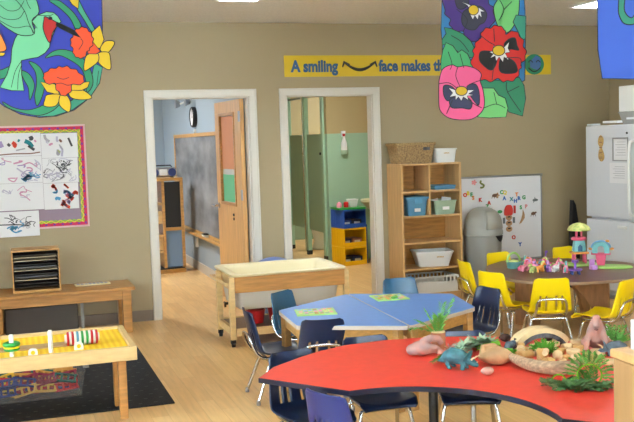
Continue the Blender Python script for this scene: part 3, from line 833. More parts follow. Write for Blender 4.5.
# ================================================================== WHITEBOARD + MAGNETS
wbd = thing('whiteboard', 'white magnetic board with grey frame on the wall behind the trash can', 'whiteboard', (4.755, 0, 0))
MB().box(-.53, .53, -.02, -.001, .31, 1.16).build('panel', 'paper', wbd, smooth=0)
m = MB(); m.box(-.545, .545, -.026, -.001, 1.1605, 1.178); m.box(-.545, .545, -.026, -.001, .29, .3095); m.box(.5305, .545, -.026, -.001, .3095, 1.1605); m.box(-.545, -.5305, -.026, -.001, .3095, 1.1605)
m.build('frame', 'steel', wbd, bevel=.002)
for s in (-1, 1):
    for z in (.295, 1.165): MB().box(s * .538 - .014, s * .538 + .014, -.03, -.0265, z - .012, z + .016).build('corner_cap', 'grey_plastic', wbd)
COL = dict(red=(214, 60, 50), orange=(240, 140, 50), yellow=(232, 214, 60), green=(60, 160, 90), teal=(60, 140, 150), blue=(50, 110, 190), pink=(232, 150, 150), olive=(130, 140, 70), brown=(110, 80, 60), grey=(110, 120, 120), tan=(190, 150, 110))
for k, v in COL.items(): flat('mag_' + k, v, .5)
def text_mesh(mb, s, size, x, z, y, mi=0, sx=1, bold=.0, depth=.002):
    cu = bpy.data.curves.new('t', 'FONT'); cu.body = s; cu.size = size; cu.extrude = depth / 2; cu.offset = bold; cu.resolution_u = 3
    o = bpy.data.objects.new('t', cu); C.objects.link(o)
    bpy.context.view_layer.update()
    dg = bpy.context.evaluated_depsgraph_get(); me = o.evaluated_get(dg).to_mesh()
    vs = [(v.co.x * sx + x, y - v.co.z, v.co.y + z) for v in me.vertices]; fs = [list(p.vertices) for p in me.polygons]
    w_ = max(v[0] for v in vs) - x if vs else 0
    mb.add(vs, fs, mi)
    o.evaluated_get(dg).to_mesh_clear(); bpy.data.objects.remove(o); bpy.data.curves.remove(cu)
    return w_
mags = [  # x z glyph/shape colour label
 (4.511, 1.119, 'flower', 'pink', 'pink flower magnet at the top left of the whiteboard'),
 (4.602, 1.095, 'snake', 'olive', 'olive green curled magnet near the whiteboard top'),
 (4.405, .998, 'O', 'red', 'red round letter magnet at the left edge of the whiteboard'),
 (4.446, 1.015, 'B', 'yellow', 'yellow letter magnet at the left of the whiteboard'),
 (4.485, 1.000, 'E', 'green', 'green letter magnet beside the yellow one at left'),
 (4.505, .965, 'S', 'orange', 'orange letter magnet below the green one at left'),
 (4.580, .940, 'K', 'red', 'red letter magnet left of the dome of the trash can'),
 (4.680, .905, 'A', 'red', 'red letter magnet above the trash can'),
 (4.660, .870, 'Z', 'green', 'green letter magnet touching the trash can top'),
 (4.740, .975, 'bug', 'brown', 'dark brown beetle-like magnet in the upper middle'),
 (4.770, .975, 'flower', 'tan', 'small tan magnet right of the brown beetle'),
 (4.825, 1.007, 'C', 'green', 'green letter magnet beside a yellow one at top middle'),
 (4.860, 1.003, 'Q', 'yellow', 'yellow round letter magnet at top middle'),
 (4.858, .943, 'A', 'blue', 'blue letter A magnet below the yellow one'),
 (4.940, .930, 'X', 'teal', 'teal letter magnet in the right cluster'),
 (4.985, .910, 'H', 'blue', 'blue letter magnet at the bottom of the right cluster'),
 (5.005, .975, 'T', 'orange', 'orange letter magnet at the top of the right cluster'),
 (5.030, .935, 'R', 'blue', 'blue letter magnet right in the right cluster'),
 (5.085, .941, 'G', 'green', 'green letter magnet right of the cluster'),
 (4.800, .805, 'leaf', 'green', 'small dark green leaf magnet beside the trash can dome'),
 (5.055, .839, 'S', 'green', 'green letter magnet right of the red-topped figure'),
 (5.116, .846, 'P', 'pink', 'pale pink letter magnet right of the green one'),
 (5.218, .905, 'bird', 'grey', 'grey bird magnet near the right edge of the whiteboard'),
 (5.070, .735, 'feather', 'tan', 'long tan feather magnet right of the figure'),
 (5.192, .765, 'bug', 'brown', 'brown animal magnet near the right edge, below the grey bird'),
 (4.955, .532, 'O', 'red', 'red round magnet low on the whiteboard'),
 (5.035, .455, 'Y', 'blue', 'blue letter magnet lowest on the whiteboard'),
]
for (x, z, g, c, l) in mags:
    m = MB()
    if len(g) == 1: text_mesh(m, g, .054, -.02, -.02, -.002, bold=.0025, depth=.004)
    elif g == 'flower': m.prism([( .026 * (1 + .25 * math.cos(5 * a)) * math.cos(a), .024 * (1 + .25 * math.cos(5 * a)) * math.sin(a)) for a in [2 * PI * i / 30 for i in range(30)]], 0, .004, xf=T(rx=PI / 2))
    elif g == 'snake': m.tube(spline([Vector(p) for p in ((-.01, -.004, .04), (-.02, -.004, .02), (.0, -.004, .005), (.02, -.004, -.01), (.005, -.004, -.03), (-.02, -.004, -.03))], 4), .01, 6)
    elif g == 'bug': m.blob((0, -.004, 0), (.028, .004, .018), 2); m.blob((.03, -.004, .01), (.012, .004, .01), 1); [m.tube([(s * .02, -.003, 0), (s * .03, -.003, -.03)], .003, 5) for s in (-1, 0, 1)]
    elif g == 'leaf': m.blob((0, -.004, 0), (.03, .004, .018), 2)
    elif g == 'bird': m.blob((0, -.004, 0), (.035, .004, .014), 2); m.prism([(-.01, 0), (.01, 0), (-.005, .035)], 0, .004, xf=T(rx=PI / 2)); m.prism([(-.02, 0), (.0, 0), (-.02, -.03)], 0, .004, xf=T(rx=PI / 2))
    elif g == 'feather': m.prism([(-.045, -.07), (-.02, -.06), (.02, -.01), (.02, .03), (.0, .08), (-.005, .03), (-.02, -.02)], 0, .004, xf=T(rx=PI / 2))
    tag(m.build('letter_magnet' if len(g) == 1 else 'shape_magnet', 'mag_' + c, loc=(x, -.021, z), smooth=30), l, 'magnet', 'magnets on the whiteboard')
mf = thing('puppet_magnet', 'tall red-topped figure magnet of stacked faces on the whiteboard', 'magnet', (4.905, -.021, .62))
MB().prism(roundpoly([(-.055, .14), (.04, .14), (.05, .2), (.03, .25), (-.03, .25), (-.055, .2)], .02), 0, .006, xf=T(rx=PI / 2)).build('hat', 'mag_red', mf)
for i, z in enumerate((.12, .06, 0)):
    MB().prism([(.036 * math.cos(a), z + .03 * math.sin(a)) for a in [2 * PI * k / 16 for k in range(16)]], 0, .006, xf=T(rx=PI / 2)).build('face', 'mag_tan', mf)
    MB().prism([(-.02, z), (.02, z), (.012, z + .012), (-.012, z + .012)], .0062, .008, xf=T(rx=PI / 2)).build('mouth_mark', 'black', mf)
for s in (-1, 1): MB().prism([(s * .045, .06), (s * .07, .06), (s * .07, .12), (s * .045, .12)], 0, .005, xf=T(rx=PI / 2)).build('side_tab', 'mag_grey', mf)
MB().box(.056, .08, -.006, 0, .16, .24).build('red_strip', 'mag_red', mf)

# ================================================================== WALL BANNER
bn = thing('wall_banner', 'long yellow wall banner reading A smiling face makes', 'banner', (4.0, 0, 2.31))
flat('banner_yellow', (222, 190, 40), .35); flat('banner_blue', (44, 92, 140), .5); flat('banner_dark', (34, 40, 40), .5)
MB().box(-1.455, 1.44, -.004, -.001, -.105, .097).build('strip', 'banner_yellow', bn, smooth=0)
def fit_text(s, x0, x1, z0, h, name, key):
    m = MB(); w_ = text_mesh(m, s, h, 0, z0, -.0045, bold=.0065, depth=.001)
    k = (x1 - x0) / w_
    m.v = [Vector((v.x * k + x0, v.y, v.z)) for v in m.v]
    m.build(name, key, bn, smooth=0)
fit_text('A smiling', -1.385, -.915, -.055, .15, 'lettering', 'banner_blue')
fit_text('face makes th', -.49, .20, -.055, .15, 'lettering', 'banner_blue')
m = MB(); ar_ = [(-.84 + .30 * i / 14, -.006, .02 - .062 * math.sin(PI * i / 14)) for i in range(15)]
m.tube(ar_, [.007 + .009 * math.sin(PI * i / 14) for i in range(15)], 6)
for s, x in ((-1, -.845), (1, -.535)):
    m.prism([(x + s * .012, .045), (x - s * .055, .012), (x - s * .04, -.0), (x, .018), (x + s * .02, -.02), (x + s * .03, -.01)], .005, .007, xf=T(rx=PI / 2))
m.build('smile_arrow', 'banner_dark', bn)
flat('earth_green', (40, 130, 90), .5); flat('earth_blue', (72, 110, 170), .5)
ex = 1.242
m = MB(); circ = lambda cx_, cz_, rx_, rz_, n_=28: [(cx_ + rx_ * math.cos(2 * PI * i / n_), cz_ + rz_ * math.sin(2 * PI * i / n_)) for i in range(n_)]
m.prism(circ(ex, 0, .115, .105), .0045, .0055, xf=T(rx=PI / 2))
m.build('earth_face', 'earth_green', bn, smooth=0)
m = MB()
m.prism([(ex - .05, .03), (ex + .02, .09), (ex + .07, .07), (ex + .08, .0), (ex + .05, -.06), (ex - .0, -.05), (ex - .05, -.03)], .0056, .0062, xf=T(rx=PI / 2))
m.build('ocean_patch', 'earth_blue', bn, smooth=0)
m = MB()
m.tube([(ex - .07 + .14 * i / 10, -.0075, -.035 - .04 * math.sin(PI * i / 10)) for i in range(11)], .006, 6)
for s in (-1, 1): m.tube([(ex + s * .045 - .025 + .05 * i / 6, -.0075, .02 + .02 * math.sin(PI * i / 6)) for i in range(7)], .005, 6)
m.build('smiley_lines', 'banner_dark', bn)

# ================================================================== BULLETIN BOARD
bb_ = thing('bulletin_board', 'mauve bulletin board with pink frame and scalloped border on the left wall', 'bulletin board', (0, 0, 0))
bx0, bx1, bz0, bz1 = -.56, .686, .897, 1.812
flat('mauve', (150, 130, 146)); flat('frame_pink', (224, 190, 188)); flat('magenta', (206, 44, 92)); flat('border_green', (150, 200, 50)); flat('border_yellow', (226, 216, 70)); flat('border_purple', (110, 60, 160))
MB().box(bx0 + .02, bx1 - .02, -.014, -.001, bz0 + .02, bz1 - .02).build('felt_panel', 'mauve', bb_, smooth=0)
def frame(mb, x0, x1, z0, z1, wd, y0, y1, mi=0):
    mb.box(x0, x1, y0, y1, z0, z0 + wd, mi); mb.box(x0, x1, y0, y1, z1 - wd, z1, mi); mb.box(x0, x0 + wd, y0, y1, z0 + wd, z1 - wd, mi); mb.box(x1 - wd, x1, y0, y1, z0 + wd, z1 - wd, mi)
m = MB(); frame(m, bx0 + .004, bx1 - .004, bz0 + .004, bz1 - .004, .0155, -.022, -.001); m.build('frame', 'frame_pink', bb_, bevel=.002)
m = MB(); frame(m, bx0 + .02, bx1 - .02, bz0 + .02, bz1 - .02, .04, -.0165, -.0145)
rnd = random.Random(4)
def edge_pts(step):
    o = []; x = bx0 + .03
    while x < bx1 - .03: o.append((x, bz0 + .036, 0)); o.append((x, bz1 - .036, 0)); x += step
    z = bz0 + .04
    while z < bz1 - .03: o.append((bx1 - .036, z, 1)); o.append((bx0 + .036, z, 1)); z += step
    return o
for (x, z, v) in edge_pts(.07):
    m.prism(circ(x, z, .012, .008, 10) if not v else circ(x, z, .008, .012, 10), .0166, .0171, 1, xf=T(rx=PI / 2))
m.build('magenta_border', ['magenta', 'border_purple'], bb_, smooth=0)
m = MB()
for ph, mi in ((0, 0), (PI, 1)):
    for zc in (bz0 + .06, bz1 - .06):
        m.tube([(bx0 + .05 + (bx1 - bx0 - .1) * i / 120, -.019, zc + .009 * math.sin(i * .75 + ph)) for i in range(121)], .0055, 5, mi)
    for xc in (bx0 + .06, bx1 - .06):
        m.tube([(xc + .009 * math.sin(i * .75 + ph), -.019, bz0 + .05 + (bz1 - bz0 - .1) * i / 90) for i in range(91)], .0055, 5, mi)
m.build('wavy_border', ['border_green', 'border_yellow'], bb_)

PC = dict(k=(84, 84, 90), g=(176, 174, 180), r=(222, 80, 60), b=(90, 160, 200), v=(170, 150, 196), p=(210, 150, 180), t=(40, 130, 140), n=(140, 100, 90), y=(200, 210, 80), l=(190, 186, 206))
for k, v in PC.items(): flat('crayon_' + k, v, .9)
def drawing(x0, x1, z0, z1, strokes, label, y=-.024, name='childs_drawing', dots=()):
    t = thing(name, label, 'drawing', ((x0 + x1) / 2, y, (z0 + z1) / 2), 0, 'drawings on the bulletin board')
    w_, h_ = (x1 - x0) / 2, (z1 - z0) / 2
    MB().box(-w_, w_, -.0015, .0015, -h_, h_).build('sheet', 'paper', t, smooth=0)
    keys = sorted(set(s[0] for s in strokes)); m = MB()
    for (k, pts_, wd) in strokes:
        pl = spline([Vector((p[0] * w_, -.0021, p[1] * h_)) for p in pts_], 3)
        vs = []
        for i, p in enumerate(pl):
            tt = pl[min(i + 1, len(pl) - 1)] - pl[max(i - 1, 0)]; tt.normalize(); nn = Vector((-tt.z, 0, tt.x)) * wd
            vs += [p + nn, p - nn]
        m.add(vs, [(2 * i, 2 * i + 1, 2 * i + 3, 2 * i + 2) for i in range(len(pl) - 1)], keys.index(k))
    m.build('crayon_marks', ['crayon_' + k for k in keys], t, smooth=0)
    return t
def scrib(seed, ks, n, area=(-.85, .85, -.8, .8), wd=.004, ln=.35, vert=False):
    r_ = random.Random(seed); o = []
    for i in range(n):
        x = r_.uniform(area[0], area[1]); z = r_.uniform(area[2], area[3]); k = r_.choice(ks)
        p = [(x, z)]
        for j in range(3):
            dx = r_.uniform(-ln, ln) * (.3 if vert else 1); dz = r_.uniform(-ln, ln)
            x = max(-.93, min(.93, x + dx)); z = max(-.9, min(.9, z + dz)); p.append((x, z))
        o.append((k, p, wd * r_.uniform(.5, 1.4)))
    return o
drawing(-.08, .30, 1.545, 1.745, [('k', [(.5, .5), (.62, .6), (.6, .45), (.52, .5)], .014), ('t', [(.3, .3), (.5, .1), (.62, -.25)], .018), ('k', [(.45, -.1), (.7, -.5)], .012), ('r', [(-.25, .2), (-.12, .0), (-.2, -.2)], .016), ('k', [(-.45, .1), (-.35, -.1)], .012),
         ('t', [(0, .4), (.08, .3)], .012), ('v', [(-.8, .3), (-.7, -.2)], .018), ('n', [(-.95, -.86), (-.2, -.78), (.5, -.8), (.95, -.7)], .005), ('p', [(.72, .35), (.8, .2)], .008), ('g', [(-.1, -.5), (.3, -.35)], .006)], 'child drawing of black, teal and red blots, top left on the board')
drawing(.302, .612, 1.52, 1.735, scrib(3, 'gnpl', 8, (-.8, .1, -.5, .6), .008, .4, True) + [('k', [(.5, .6), (.6, .2), (.68, -.1)], .009), ('y', [(-.1, -.4), (.0, -.6)], .007)], 'child drawing of grey and pink vertical strokes, top right on the board')
drawing(-.08, .30, 1.312, 1.543, scrib(5, 'vlp', 16, (-.9, .8, -.7, .7), .005) + scrib(6, 'b', 6, (.3, .8, -.8, -.2), .005), 'child drawing of faint violet and blue scribbles, middle left on the board')
drawing(.302, .605, 1.30, 1.518, scrib(7, 'kgl', 34, (-.85, .85, -.8, .8), .0035, .4), 'child drawing of dense grey scribbles, middle right on the board')
drawing(-.08, .30, 1.075, 1.310, scrib(8, 'lp', 6, (-.6, .6, -.4, .6), .004), 'almost empty child drawing with a faint purple arc, lower left on the board')
drawing(.302, .598, 1.068, 1.298, scrib(9, 'rbpr', 12, (-.8, .8, -.8, .7), .010, .25) + scrib(10, 'bv', 7, (.2, .9, -.7, .3), .01, .2) + [('k', [(.3, -.3), (.7, 0)], .005)], 'child drawing of red, pink and blue dabs, lower right on the board')
drawing(-.10, .252, .846, 1.066, scrib(11, 'k', 7, (-.3, .1, .1, .6), .004, .25) + scrib(12, 'kg', 6, (.3, .7, -.3, .4), .003, .3) + scrib(13, 'b', 7, (-.8, .2, -.6, -.2), .005, .3) + [('k', [(-.95, .0), (0, -.05), (.5, -.2)], .005)], 'pencil drawing sheet hanging over the lower edge of the bulletin board', -.026)

# ================================================================== BENCH, SORTER, TRAY
be = thing('wooden_bench', 'long orange-brown wooden bench under the bulletin board', 'bench', (0, 0, 0))
MB().box(-1.2, .995, -.515, -.03, .372, .4).build('bench_top', 'wood_orange', be, bevel=.006)
MB().box(-1.12, .92, -.475, -.452, .29, .3715).box(-1.12, .92, -.10, -.08, .29, .3715).build('apron', 'wood_orange', be, bevel=.002)
for x in (-1.16, -.13, .925):
    for yy in (-.44, -.085): MB().box(x - .038, x + .038, yy - .04, yy + .04, 0, .2895 if x == -.13 else .3715).build('leg', 'wood_orange', be, bevel=.004)
tag(MB().box(-.30, .30, -.10, .10, .0, .27).build('under_bench_bin', 'grey_clear', loc=(.22, -.26, 0), bevel=.01), 'grey translucent storage box under the bench, left part', 'storage box')
tag(MB().box(-.012, .012, -.01, .01, .0, .289).build('bench_divider', 'grey_plastic', loc=(.555, -.37, 0)), 'grey upright divider strip under the bench', 'divider')
so = thing('paper_sorter', 'small wooden sorter full of dark paper trays on the bench', 'paper sorter', (.195, -.27, .401))
sw, sd, sh = .195, .13, .36
m = MB(); m.box(-sw, -sw + .012, -sd, sd, 0, sh); m.box(sw - .012, sw, -sd, sd, 0, sh); m.box(-sw + .0125, sw - .0125, -sd, sd, sh - .012, sh); m.box(-sw + .0125, sw - .0125, -sd, sd, 0, .02); m.box(-sw + .0125, sw - .0125, sd - .006, sd, .02, sh - .012)
m.build('case', 'wood_h', so, bevel=.0015)
flat('tray_dark', (48, 40, 36)); flat('sheet_cream', (206, 190, 160)); flat('sheet_grey', (130, 134, 140))
for i in range(11):
    z = .045 + i * .027
    MB().box(-sw + .0125, sw - .0125, -sd + .01, sd - .01, z, z + .004).build('divider_shelf', 'tray_dark', so)
    if i in (2, 3, 5, 6, 8, 9): MB().box(-sw + .02, sw - .03 + .006 * (i % 2), -sd + .004 + .004 * (i % 3), sd - .02, z + .0045, z + .009).build('paper_sheets', 'sheet_grey' if i in (6, 3) else 'sheet_cream', so)
tp = thing('alphabet_strip', 'long narrow printed puzzle strip lying on the right part of the bench', 'puzzle', (.665, -.19, .401), R(3))
MB().box(-.15, .15, -.055, .055, 0, .01).build('board', 'cream', tp, bevel=.002)
m = MB()
for i in range(8): m.box(-.135 + i * .034, -.112 + i * .034, -.035, .035 - .01 * (i % 3), .0101, .0115)
m.build('print_block', 'crayon_l', tp, smooth=0)

# ================================================================== RUG + YELLOW TABLE
rg = thing('black_rug', 'black rug with small pale flecks under the yellow table', 'rug', (-.35, -1.98, 0))
MB().box(-1.3, 1.265, -.88, .88, .0005, .009).build('rug_pile', 'rug_dark', rg, bevel=.003)
flat('fleck', (92, 96, 90)); rnd = random.Random(8); m = MB()
for i in range(26):
    for j in range(17):
        x = -1.22 + i * .095 + (j % 2) * .047; y = -.82 + j * .102
        m.box(x - .012, x + .012, y - .003, y + .003, .0092, .0096, xf=T(0, 0, 0))
m.build('fleck_pattern', 'fleck', rg, smooth=0)

yt = thing('yellow_activity_table', 'low wooden activity table with a yellow bumpy top and pegs', 'table', (-.25, -2.80, 0))
ZY = .45
m = MB()
m.box(-.95, .91, -.37, -.335, .37, ZY); m.box(-.95, .91, .30, .335, .37, ZY); m.box(.875, .91, -.335, .30, .37, ZY); m.box(-.95, -.915, -.335, .30, .37, ZY)
m.build('tray_frame', 'wood_pale', yt, bevel=.003)
MB().box(-.915, .875, -.335, .30, .385, .395).build('tray_board', 'wood_pale', yt)
MB().box(-.914, .874, -.334, -.10, .3952, .432).box(-.914, .874, .015, .299, .3952, .432).box(.55, .874, -.10, .015, .3952, .432).build('yellow_base', 'yellow_bumps', yt, bevel=.003)
MM('bar_tan', (176, 140, 96), .5)
MB().box(-.914, .549, -.098, .013, .3952, .44).build('centre_bar', 'bar_tan', yt, bevel=.002)
for x, y in ((.83, -.27), (.83, .02), (-.87, -.27), (-.87, .24)):
    MB().box(x - .024, x + .024, y - .024, y + .024, .0095 if y > 0 or 1 else 0, .3695 if 1 else 0).build('leg', 'wood_orange', yt, bevel=.004)
def peg(x, y, h, label):
    return tag(MB().lathe([(0, 0), (.013, 0), (.013, h - .006), (.009, h), (0, h)], 14).build('white_peg', 'white', loc=(x, y, .4322), smooth=50), label, 'peg', 'white pegs on the yellow table')
peg(-.025, -3.03, .125, 'white peg carrying the green ring at left on the yellow table')
peg(.188, -3.03, .13, 'tall bare white peg in the middle of the yellow table')
def arch_stub(x, y, label):
    t = MB(); t.prism([(-.026, 0), (.026, 0)] + [(.026 * math.cos(a), .024 + .02 * math.sin(a)) for a in [PI * i / 8 for i in range(9)]], -.012, .012, xf=T(rx=PI / 2))
    t.tube([(0, -.014, .022), (0, -.0125, .022)], .012, 12, 1)
    tag(t.build('white_arch_block', ['white', 'yellow_bumps'], loc=(x, y, .4322), smooth=30), label, 'block', 'small arch blocks on the yellow table')
arch_stub(.088, -3.08, 'small white arch block between the two pegs')
arch_stub(.345, -3.02, 'small white arch block below the striped rings')
def ring(x, y, z, key, label, r1=.036, r2=.013, vert=False, cat='ring', grp='rings on the yellow table'):
    m = MB(); n_ = 20
    pts_ = [(r1 * math.cos(2 * PI * i / n_), r1 * math.sin(2 * PI * i / n_), 0) for i in range(n_)]
    m.tube(pts_, r2, 8, closed=True, xf=T(rx=0) if not vert else T(ry=PI / 2))
    return tag(m.build('toy_ring', key, loc=(x, y, z), smooth=180), label, cat, grp)
ring(-.025, -3.03, .502, 'green_plastic', 'green ring, upper one on the left peg')
ring(-.025, -3.03, .486, 'yellow_plastic', 'yellow ring, middle one on the left peg', .038, .007)
ring(-.025, -3.03, .474, 'green_plastic', 'green ring, lower one on the left peg', .036, .009)
cols = ['red_plastic', 'white', 'red_plastic', 'white', 'lid_blue', 'white', 'green_plastic', 'white', 'green_plastic', 'white', 'red_plastic', 'white', 'red_plastic']
names_ = {'red_plastic': 'red', 'white': 'white', 'lid_blue': 'pale blue', 'green_plastic': 'green'}
ords = ['first', 'second', 'third', 'fourth', 'fifth', 'sixth', 'seventh', 'eighth', 'ninth', 'tenth', 'eleventh', 'twelfth', 'thirteenth']
for i, k in enumerate(cols):
    ring(.292 + i * .0138, -2.90, .4322 + .0435, k, '%s ring, %s from the left in the horizontal roll of rings' % (names_[k], ords[i]), .036, .0068, True, grp='rings in the horizontal roll')
tag(MB().tube([(0, 0, 0), (.2, 0, 0)], .026, 14).build('ring_dowel', 'white', loc=(.274, -2.90, .4322 + .0435), smooth=50), 'white dowel through the horizontal roll of rings', 'dowel')

# clear bin with construction toys under the yellow table
cbn = binbox('clear_bin', 'clear_plastic', (.04, -2.27, .0105), .74, .40, .70, .36, .16, 'long clear bin full of coloured building pieces under the yellow table', 'bin', wall=.004, rim=.01)
MB().box(.372, .41, -.02, .02, .14, .15).build('handle', 'clear_milky', cbn)
flat('toy_maroon', (150, 34, 64)); flat('toy_navy', (40, 50, 120)); flat('toy_green', (20, 100, 90)); flat('toy_tan', (216, 160, 70)); flat('toy_white', (220, 220, 226)); flat('toy_yellow', (230, 190, 60)); flat('toy_red', (206, 36, 50))
lad = MB(); lad.box(-.075, .075, -.03, -.018, 0, .014); lad.box(-.075, .075, .018, .03, 0, .014)
for x in (-.07, -.028, .014, .056): lad.box(x, x + .014, -.018, .018, 0, .014)
base = {}
rnd = random.Random(12)
tk = ['toy_maroon', 'toy_tan', 'toy_navy', 'toy_yellow', 'toy_red', 'toy_green', 'toy_white']
tn = {'toy_maroon': 'maroon', 'toy_tan': 'tan', 'toy_navy': 'dark blue', 'toy_yellow': 'yellow', 'toy_red': 'red', 'toy_green': 'dark green', 'toy_white': 'white'}
cnt = 0
for layer in range(4):
    for j in range(2):
        for i in range(5):
            k = tk[rnd.randrange(7)]; cnt += 1
            if k not in base:
                base[k] = lad.build('building_piece', k, smooth=0, bevel=.001); o = base[k]
            else: o = base[k].copy(); C.objects.link(o)
            o.location = (-.21 + i * .125 + rnd.uniform(-.015, .015), -2.39 + j * .12 + layer * .022, .066 + (layer % 2) * .05)
            o.rotation_euler = (rnd.uniform(.5, 1.3), rnd.uniform(-.3, .3), rnd.uniform(-.15, .15))
            tag(o, '%s ladder-shaped building piece in the clear bin' % tn[k], 'building piece', 'ladder-shaped building pieces in the clear bin')

# ================================================================== HANGING BANNERS
roll = .0324
def art(name, key_bg, shapes, lines, parent, cx, cy, s, outline=.9, thick=.003, bgout=True):
    """flat printed artwork: filled shapes stacked a fraction of a millimetre apart, local x right, z up, facing -y"""
    def L_(p):
        dx, dy = p[0] - cx, p[1] - cy
        a = dx - roll * dy; b_ = -dy - roll * dx
        return a * s, b_ * s
    mats = []; m = MB()
    def mi(k):
        if k not in mats: mats.append(k)
        return mats.index(k)
    dep = 0.0
    for n_, (k, pts_, sm) in enumerate(shapes):
        pl = [Vector(L_(p)) for p in pts_]
        if sm == 2:
            c0 = sum((p for p in pl), Vector((0, 0))) / len(pl); q2 = []
            for i_, p in enumerate(pl):
                n2 = pl[(i_ + 1) % len(pl)]; md = (p + n2) / 2; q2 += [p + (c0 - p).normalized() * (p - n2).length * .06, md + (md - c0).normalized() * (p - n2).length * .2]
            pl = q2
        if sm: pl = [Vector((v.x, v.y)) for v in spline([Vector((p.x, p.y, 0)) for p in pl], 4, True)]
        N = len(pl)
        a_ = sum(pl[i].x * pl[(i + 1) % N].y - pl[(i + 1) % N].x * pl[i].y for i in range(N))
        if a_ < 0: pl = pl[::-1]
        th = thick if n_ == 0 else .0004
        y_ = 0 if n_ == 0 else -thick / 2 - .0005 * n_
        # outline ribbon
        wd = outline * s * .5
        out = []; inn_ = []
        for i in range(N):
            a0 = pl[i] - pl[i - 1]; b0 = pl[(i + 1) % N] - pl[i]
            nn = Vector((a0.y, -a0.x)).normalized() + Vector((b0.y, -b0.x)).normalized()
            if nn.length < 1e-6: nn = Vector((a0.y, -a0.x))
            nn.normalize(); out.append(pl[i] + nn * wd); inn_.append(pl[i] - nn * wd)
        if n_ == 0:
            vs = [(p.x, -thick / 2, p.y) for p in pl] + [(p.x, thick / 2, p.y) for p in pl]
            m.add(vs, [list(range(N)), list(range(N, 2 * N))[::-1]] + [(i, N + i, N + (i + 1) % N, (i + 1) % N) for i in range(N)], mi(k))
        else:
            m.add([(p.x, y_, p.y) for p in pl], [list(range(N))], mi(k))
        yo = (y_ if n_ else -thick / 2) - .0002
        m.add([(p.x, yo, p.y) for p in out] + [(p.x, yo, p.y) for p in inn_], [(i, (i + 1) % N, N + (i + 1) % N, N + i) for i in range(N)], mi('flag_line'))
        dep = yo
    for pts_, wd in lines:
        pl = [Vector((*L_(p), 0)) for p in pts_]
        if len(pl) > 2: pl = spline(pl, 4)
        vs = []
        for i, p in enumerate(pl):
            t_ = (pl[min(i + 1, len(pl) - 1)] - pl[max(i - 1, 0)]).normalized(); nn = Vector((-t_.y, t_.x, 0)) * wd * s * .5
            for q_ in (p + nn, p - nn): vs.append((q_.x, dep - .0004, q_.y))
        m.add(vs, [(2 * i, 2 * i + 1, 2 * i + 3, 2 * i + 2) for i in range(len(pl) - 1)], mi('flag_line'))
    return m.build(name, mats, parent, smooth=0)
flat('flag_line', (18, 20, 30))
for k, c in dict(f_blue=(46, 60, 168), f_mint=(112, 196, 146), f_mint2=(104, 186, 140), f_green=(40, 140, 96), f_teal=(60, 156, 126), f_yellow=(214, 180, 24), f_orange=(226, 76, 32), f_orange2=(240, 130, 44), f_red=(176, 32, 30),
                 f_azure=(44, 120, 176), f_purple=(70, 42, 124), f_grey=(52, 56, 72), f_leaf=(112, 196, 112), f_leafd=(40, 130, 92), f_leafm=(66, 164, 102), f_scarlet=(206, 36, 28), f_black=(18, 18, 20), f_pink=(236, 92, 142), f_dusk=(48, 54, 86), f_white=(226, 228, 226), f_royal=(66, 106, 214)).items():
    flat(k, tuple(int(v * .86) for v in c), .8)
def E_(cx_, cy_, rx_, ry_, n_=14): return [(cx_ + rx_ * math.cos(2 * PI * i / n_), cy_ + ry_ * math.sin(2 * PI * i / n_)) for i in range(n_)]

def hanger(t, w_, ztop, zc):
    MB().tube([(-w_ / 2 - .03, 0, ztop), (w_ / 2 + .03, 0, ztop)], .008, 10).build('hanging_rod', 'wood_pale', t)
    MB().tube([(-w_ / 2, 0, ztop), (-w_ / 2, 0, H - zc - .001)], .0015, 5).tube([(w_ / 2, 0, ztop), (w_ / 2, 0, H - zc - .001)], .0015, 5).build('cord', 'white', t)

